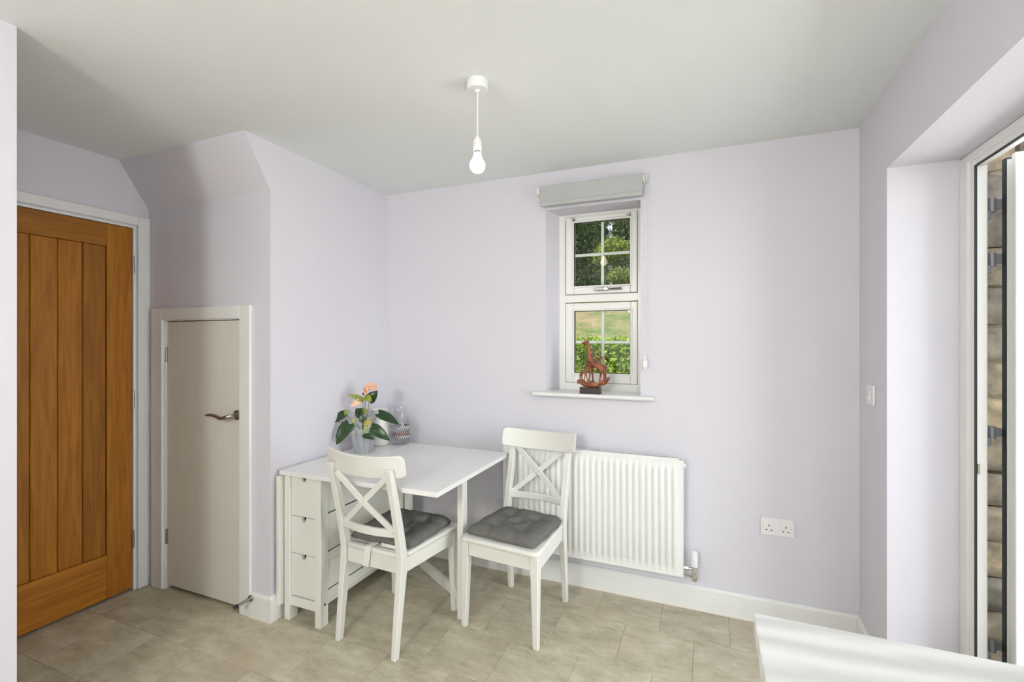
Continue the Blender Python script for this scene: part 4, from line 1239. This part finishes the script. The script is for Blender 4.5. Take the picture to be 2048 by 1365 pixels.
adult = [
    ('hip', FP(790, 730), 62 * k_, None), ('belly', FP(700, 742), 66 * k_, 'hip'), ('chest', FP(612, 722), 64 * k_, 'belly'),
    ('n0', FP(598, 640), 44 * k_, 'chest'), ('n1', FP(590, 540), 34 * k_, 'n0'), ('n2', FP(580, 440), 29 * k_, 'n1'), ('h0', FP(558, 372), 34 * k_, 'n2'),
    ('h1', FP(500, 378), 24 * k_, 'h0'), ('h2', FP(458, 402), 14 * k_, 'h1'),
    ('fl0', FP(612, 820, -0.008), 26 * k_, 'chest'), ('fl1', FP(612, 900, -0.008), 16 * k_, 'fl0'), ('fl2', FP(592, 1050, -0.008), 14 * k_, 'fl1'),
    ('fr0', FP(625, 820, 0.010), 26 * k_, 'chest'), ('fr1', FP(640, 910, 0.010), 15 * k_, 'fr0'), ('fr2', FP(655, 1050, 0.010), 14 * k_, 'fr1'),
    ('hl0', FP(800, 830, -0.009), 34 * k_, 'hip'), ('hl1', FP(800, 920, -0.009), 18 * k_, 'hl0'), ('hl2', FP(772, 1050, -0.009), 14 * k_, 'hl1'),
    ('hr0', FP(835, 820, 0.010), 30 * k_, 'hip'), ('hr1', FP(845, 920, 0.010), 18 * k_, 'hr0'), ('hr2', FP(840, 1050, 0.010), 14 * k_, 'hr1'),
]
ad = skin('giraffe', adult, M_FIGURE, fg)
g = G()
g.tube([FP(530, 350, -0.006), FP(515, 310, -0.008)], [8 * k_, 3 * k_], 7); g.tube([FP(552, 345, 0.006), FP(548, 312, 0.007)], [8 * k_, 4 * k_], 7)
g.tube([FP(575, 360, -0.008), FP(600, 345, -0.012)], [9 * k_, 3 * k_], 7); g.tube([FP(560, 362, 0.008), FP(585, 350, 0.013)], [9 * k_, 3 * k_], 7)
g.obj('ears_and_horns', M_FIGURE, ad, smooth=True)
g = G()
g.tube([FP(838, 720), FP(832, 660), FP(800, 620), FP(770, 640), FP(785, 680)], [10 * k_, 9 * k_, 8 * k_, 8 * k_, 10 * k_], 8)
g.tube([FP(800, 622, 0.004), FP(860, 615, 0.008), FP(905, 655, 0.010)], [7 * k_, 6 * k_, 3 * k_], 7)
g.tube([FP(615, 500, 0.004), FP(680, 520, 0.010), FP(760, 600, 0.010), FP(800, 640, 0.006)], [6 * k_, 7 * k_, 7 * k_, 9 * k_], 7)
g.tube([FP(612, 580, 0.004), FP(690, 630, 0.006), FP(770, 660, 0.004)], [12 * k_, 12 * k_, 9 * k_], 7)
g.obj('tail_and_mane', M_FIGURE, ad, smooth=True)
calf = [
    ('hip', FP(470, 885, -0.014), 30 * k_, None), ('chest', FP(530, 868, -0.014), 30 * k_, 'hip'), ('n0', FP(555, 825, -0.014), 18 * k_, 'chest'), ('n1', FP(562, 775, -0.014), 15 * k_, 'n0'),
    ('h1', FP(575, 745, -0.016), 15 * k_, 'n1'), ('h2', FP(600, 752, -0.018), 9 * k_, 'h1'),
    ('f0', FP(535, 930, -0.018), 11 * k_, 'chest'), ('f1', FP(515, 1050, -0.018), 9 * k_, 'f0'), ('g0', FP(550, 930, -0.010), 11 * k_, 'chest'), ('g1', FP(575, 1050, -0.010), 9 * k_, 'g0'),
    ('b0', FP(448, 940, -0.018), 12 * k_, 'hip'), ('b1', FP(442, 1050, -0.018), 9 * k_, 'b0'), ('c0', FP(470, 950, -0.010), 11 * k_, 'hip'), ('c1', FP(478, 1050, -0.010), 9 * k_, 'c0'),
]
skin('calf', calf, M_FIGURE, fg)
# boat-shaped carved ground with upright leaves
n = 26; rings = []
for i in range(n + 1):
    u = i / n
    x = 405 + u * 480
    e = math.sqrt(max(0.02, 1 - (2 * u - 1) ** 2))
    topv = 1055 - 18 * math.sin(u * 17) - (40 * (1 - u) ** 3) - 30 * u ** 3
    botv = 1138 - 90 * (abs(2 * u - 1) ** 2.6)
    d_ = 0.030 * e ** 0.7
    rings.append([tuple(FP(x, topv, -d_)), tuple(FP(x, (topv + botv) / 2, -d_ * 1.06)), tuple(FP(x, botv, -d_ * 0.7)), tuple(FP(x, botv, d_ * 0.7)), tuple(FP(x, (topv + botv) / 2, d_ * 1.06)), tuple(FP(x, topv, d_))])
gb = G().loft(rings).obj('carved_ground', M_FIGURE, fg, smooth=True)
rnd = random.Random(8)
for (u0, v0, u1, v1, w, y) in [(420, 1075, 400, 1010, 40, -0.02), (470, 1080, 450, 1020, 36, -0.025), (560, 1080, 548, 1030, 34, -0.027), (625, 1080, 622, 1035, 36, -0.027), (690, 1080, 700, 1020, 38, -0.026),
                               (760, 1085, 790, 1010, 44, -0.02), (830, 1070, 905, 985, 46, -0.012), (840, 1080, 955, 962, 52, 0.0), (850, 1070, 915, 945, 44, 0.012), (835, 1040, 875, 900, 44, 0.016), (845, 1000, 868, 770, 34, 0.018)]:
    heart('carved_leaf', FP(u0, v0, y), FP(u1, v1, y * 0.9), w * K, M_FIGURE, fg, (0, -1, 0.15), 0.05).modifiers[0].thickness = 0.004

# ------------------------------------------------------------------ outside: stone wall, paving, hedge, bank, trees
sw_ = struct(box('wall_garden', M_MORTAR, None, 0.952, 3.2, 2.655, 2.93, -0.06, 2.75), 'coursed stone wall outside the garden door')
def stone_mesh(seed, w, h, d):
    rnd = random.Random(seed)
    g = G(); bm_ = g.bm
    bmesh.ops.create_cube(bm_, size=1.0)
    bmesh.ops.subdivide_edges(bm_, edges=bm_.edges[:], cuts=2, use_grid_fill=True)
    for v in bm_.verts:
        c = v.co
        r_ = 1 - 0.10 * (abs(c.x * 2) ** 4 * abs(c.z * 2) ** 4)
        v.co = Vector((c.x * w * r_, c.y * d + (0.010 if c.y < -0.4 and abs(c.x) < 0.4 and abs(c.z) < 0.4 else 0) * -1 + rnd.uniform(-0.006, 0.006), c.z * h * r_)) + Vector((rnd.uniform(-1, 1) * 0.006, 0, rnd.uniform(-1, 1) * 0.006))
    me_ = bpy.data.meshes.new('stone_block'); bm_.to_mesh(me_); bm_.free(); me_.materials.append(M_STONE); me_.shade_smooth()
    return me_
rnd = random.Random(31)
smesh = {}
z = -0.03; r_i = 0
while z < 2.6:
    h = rnd.choice((0.145, 0.155, 0.165))
    x = 0.955 + (0.0 if r_i % 2 else -0.0)
    first = True
    while x < 3.15:
        w = rnd.choice((0.22, 0.30, 0.38)) if not first or r_i % 2 else rnd.choice((0.24, 0.32))
        w = min(w, 3.19 - x); first = False
        k = (w, h, rnd.randint(0, 2))
        if k not in smesh: smesh[k] = stone_mesh(len(smesh) * 7 + 1, w - 0.014, h - 0.014, 0.06)
        o = bpy.data.objects.new('stone_block', smesh[k]); o.location = (x + w / 2, 2.648, z + h / 2); link(o, sw_)
        x += w
    z += h; r_i += 1

pv = struct(box('patio', M_MORTAR, None, 0.951, 3.9, -1.2, 2.6, -0.12, -0.045), 'paved patio outside the garden door')
psl = None
for i in range(5):
    for j in range(6):
        if psl is None:
            g = G(); g.box(-0.285, 0.285, -0.285, 0.285, -0.02, 0.0, bev=0.006); psl = bpy.data.meshes.new('paving_slab'); g.bm.to_mesh(psl); g.bm.free(); psl.materials.append(M_PAVING)
        o = bpy.data.objects.new('paving_slab', psl); o.location = (1.26 + i * 0.585, -0.88 + j * 0.585, -0.028); link(o, pv)

def bank_z(x, y):
    t = min(1, max(0, (y - 6.6) / 8.0))
    return -0.15 + 2.75 * (t * t * (3 - 2 * t)) * 1.0 + 0.10 * noise.noise(Vector((x * 0.5, y * 0.5, 0))) * min(1, t * 4) + (0.10 * (y - 14.6) if y > 14.6 else 0)
g = G(); bm_ = g.bm; nx, ny = 50, 60; grid = []
for j in range(ny + 1):
    yy = -8 + 38 * j / ny
    grid.append([bm_.verts.new((-22 + 44 * i / nx, yy, bank_z(-22 + 44 * i / nx, yy))) for i in range(nx + 1)])
for j in range(ny):
    for i in range(nx):
        bm_.faces.new((grid[j][i], grid[j][i + 1], grid[j + 1][i + 1], grid[j + 1][i]))
gd = struct(g.obj('ground', M_BANK, None, smooth=True, angle=180), 'dry grass bank rising beyond the hedge')

def leaf_mesh(name, pts, size, m, parent, seed, stretch=1.6, upbias=0.3):
    rnd = random.Random(seed); vs_, fs_ = [], []
    for p in pts:
        s_ = size * rnd.uniform(0.6, 1.3)
        d = Vector((rnd.gauss(0, 1), rnd.gauss(0, 1), rnd.gauss(0, 1) + upbias)).normalized()
        n_ = Vector((rnd.gauss(0, 1), rnd.gauss(0, 1) - 0.7, rnd.gauss(0, 1) + 0.8)).normalized()
        a = d * s_ * stretch / 2; b = d.cross(n_).normalized() * s_ / 2; c = d.cross(b).normalized() * s_ * 0.15
        k = len(vs_); p = Vector(p)
        vs_ += [tuple(p - a), tuple(p + b + c), tuple(p + a), tuple(p - b + c)]
        fs_ += [(k, k + 1, k + 2), (k, k + 2, k + 3)]
    me_ = bpy.data.meshes.new(name); me_.from_pydata(vs_, [], fs_); me_.materials.append(m)
    o = link(bpy.data.objects.new(name, me_), parent)
    o['kind'] = 'stuff'
    return o
rnd = random.Random(2)
hd_ = thing('garden_hedge', (-1.2, 6.0, -0.1), 'bright green leafy hedge seen through the lower window pane', 'hedge')
pts = []
for k in range(70000):
    x = rnd.uniform(-3.9, 1.6); zt = 1.44 + 0.09 * noise.noise(Vector((x * 1.9, 0, 3))) + 0.06 * noise.noise(Vector((x * 6, 1, 3)))
    if rnd.random() < 0.78:
        y = 5.35 + abs(rnd.gauss(0, 0.22)); z = rnd.uniform(-0.1, zt)
        y += 0.12 * noise.noise(Vector((x * 3, z * 3, 1)))
    else:
        y = rnd.uniform(5.35, 6.3); z = zt - abs(rnd.gauss(0, 0.10))
    pts.append((x, y, z))
leaf_mesh('foliage', pts, 0.034, M_HEDGE, hd_, 4)
g = G()
for k in range(21):
    x = -3.8 + k * 0.26; g.tube([(x, 5.85, -0.2), (x + rnd.uniform(-.1, .1), 5.85, 0.5), (x + rnd.uniform(-.2, .2), 5.8 + rnd.uniform(-.2, .2), 1.15)], [0.025, 0.018, 0.006], 6)
g.obj('stems', M_BARK, hd_, smooth=True)

pts = []
for k in range(40000):
    x = rnd.uniform(-8, 5); y = rnd.uniform(6.8, 12.3)
    if noise.noise(Vector((x * 0.8, y * 0.8, 9))) < 0.0 and rnd.random() < 0.8: continue
    pts.append((x, y, bank_z(x, y) + rnd.uniform(0.0, 0.10)))
gr = leaf_mesh('grass_tufts', pts, 0.007, M_GRASS, None, 6, stretch=5, upbias=2)
tag(gr, 'pale grass tufts on the bank beyond the hedge', 'grass')

def tree(x, y, h, w, seed, m, label, dense=1):
    rnd = random.Random(seed)
    z0 = bank_z(x, y)
    t = thing('garden_tree', (x, y, z0), label, 'tree', 'trees beyond the bank')
    g = G()
    g.tube([(x, y, z0 - 0.2), (x + 0.1, y, z0 + h * 0.35), (x - 0.05, y + 0.1, z0 + h * 0.75)], [0.11, 0.08, 0.03], 9)
    cl = []
    for k in range(44):
        a = rnd.uniform(0, 2 * math.pi); u = rnd.uniform(0.10, 1.0)
        rr_ = w * math.sqrt(max(0.05, 1 - (2 * u - 0.9) ** 2 * 0.75)) * rnd.uniform(0.35, 0.95)
        c = Vector((x + rr_ * math.cos(a), y + rr_ * math.sin(a) * 0.8, z0 + u * h)); cl.append(c)
        if k % 3 == 0:
            g.tube([(x, y, z0 + max(0.3, u * h * 0.6)), tuple((Vector((x, y, z0 + u * h * 0.85)) + c) / 2), tuple(c)], [0.03, 0.02, 0.008], 6)
    g.obj('trunk', M_BARK, t, smooth=True)
    pts = []
    for c in cl:
        s_ = w * rnd.uniform(0.22, 0.40)
        for k in range(300 * dense):
            d = Vector((rnd.gauss(0, 1), rnd.gauss(0, 1), rnd.gauss(0, 1))).normalized() * s_ * rnd.uniform(0.55, 1.05)
            pts.append(tuple(c + Vector((d.x, d.y, d.z * 0.7))))
    leaf_mesh('foliage', pts, 0.085 if dense == 1 else 0.046, m, t, seed + 1)
tree(-1.95, 14.4, 5.0, 1.35, 12, M_TREE2, 'yellow-green tree in the upper window pane, nearest the hedge', 4)
tree(2.2, 14.6, 5.2, 1.35, 13, M_TREE, 'dark green tree right of the yellow-green one')
tree(-5.85, 14.6, 5.4, 1.35, 11, M_TREE, 'dark green tree left of the yellow-green one')
tree(-4.7, 19.4, 8.2, 1.60, 15, M_TREE, 'tall dark tree behind the yellow-green tree', 3)
tree(-0.1, 19.6, 8.0, 1.60, 16, M_TREE2, 'tall pale tree in the back row on the right')
tree(4.6, 19.4, 7.6, 1.60, 17, M_TREE, 'tall dark tree farthest right beyond the bank')
tree(-9.4, 19.4, 7.6, 1.60, 18, M_TREE, 'tall dark tree farthest left beyond the bank')
tree(5.8, 4.5, 4.5, 1.3, 19, M_TREE, 'dark green tree beyond the patio')

def shrub(x, y, h, w, seed, m, label):
    rnd = random.Random(seed); z0 = bank_z(x, y)
    t = thing('garden_shrub', (x, y, z0), label, 'shrub', 'shrubs under the trees')
    pts = []
    for k in range(15000):
        u = rnd.uniform(-1, 1); v = rnd.uniform(0, 1)
        hh = h * (0.86 + 0.14 * noise.noise(Vector((x + u * w, seed, 0))))
        dep = 0.42 * (1 - 0.3 * v) + 0.14 * noise.noise(Vector(((x + u * w) * 2.2, v * h * 2.2, seed)))
        pts.append((x + u * w, y - dep * rnd.uniform(0.55, 1.0), z0 + v * hh))
    leaf_mesh('foliage', pts, 0.080, m, t, seed)
    g = G()
    for k in range(5):
        xx = x + (k - 2) * w * 0.35
        g.tube([(xx, y, z0 - 0.1), (xx + 0.1, y - 0.05, z0 + h * 0.4), (xx - 0.1, y - 0.1, z0 + h * 0.8)], [0.05, 0.035, 0.01], 6)
    g.obj('stems', M_BARK, t, smooth=True)
for i, (x, lab) in enumerate(((-6.6, 'dense dark shrub farthest left under the trees'), (-4.3, 'dense dark shrub behind the yellow-green tree on the left'), (-2.0, 'dense dark shrub behind the yellow-green tree on the right'), (0.3, 'dense dark shrub farthest right under the trees'))):
    shrub(x, 16.9, 5.4, 1.06, 40 + i, M_SHRUB, lab)
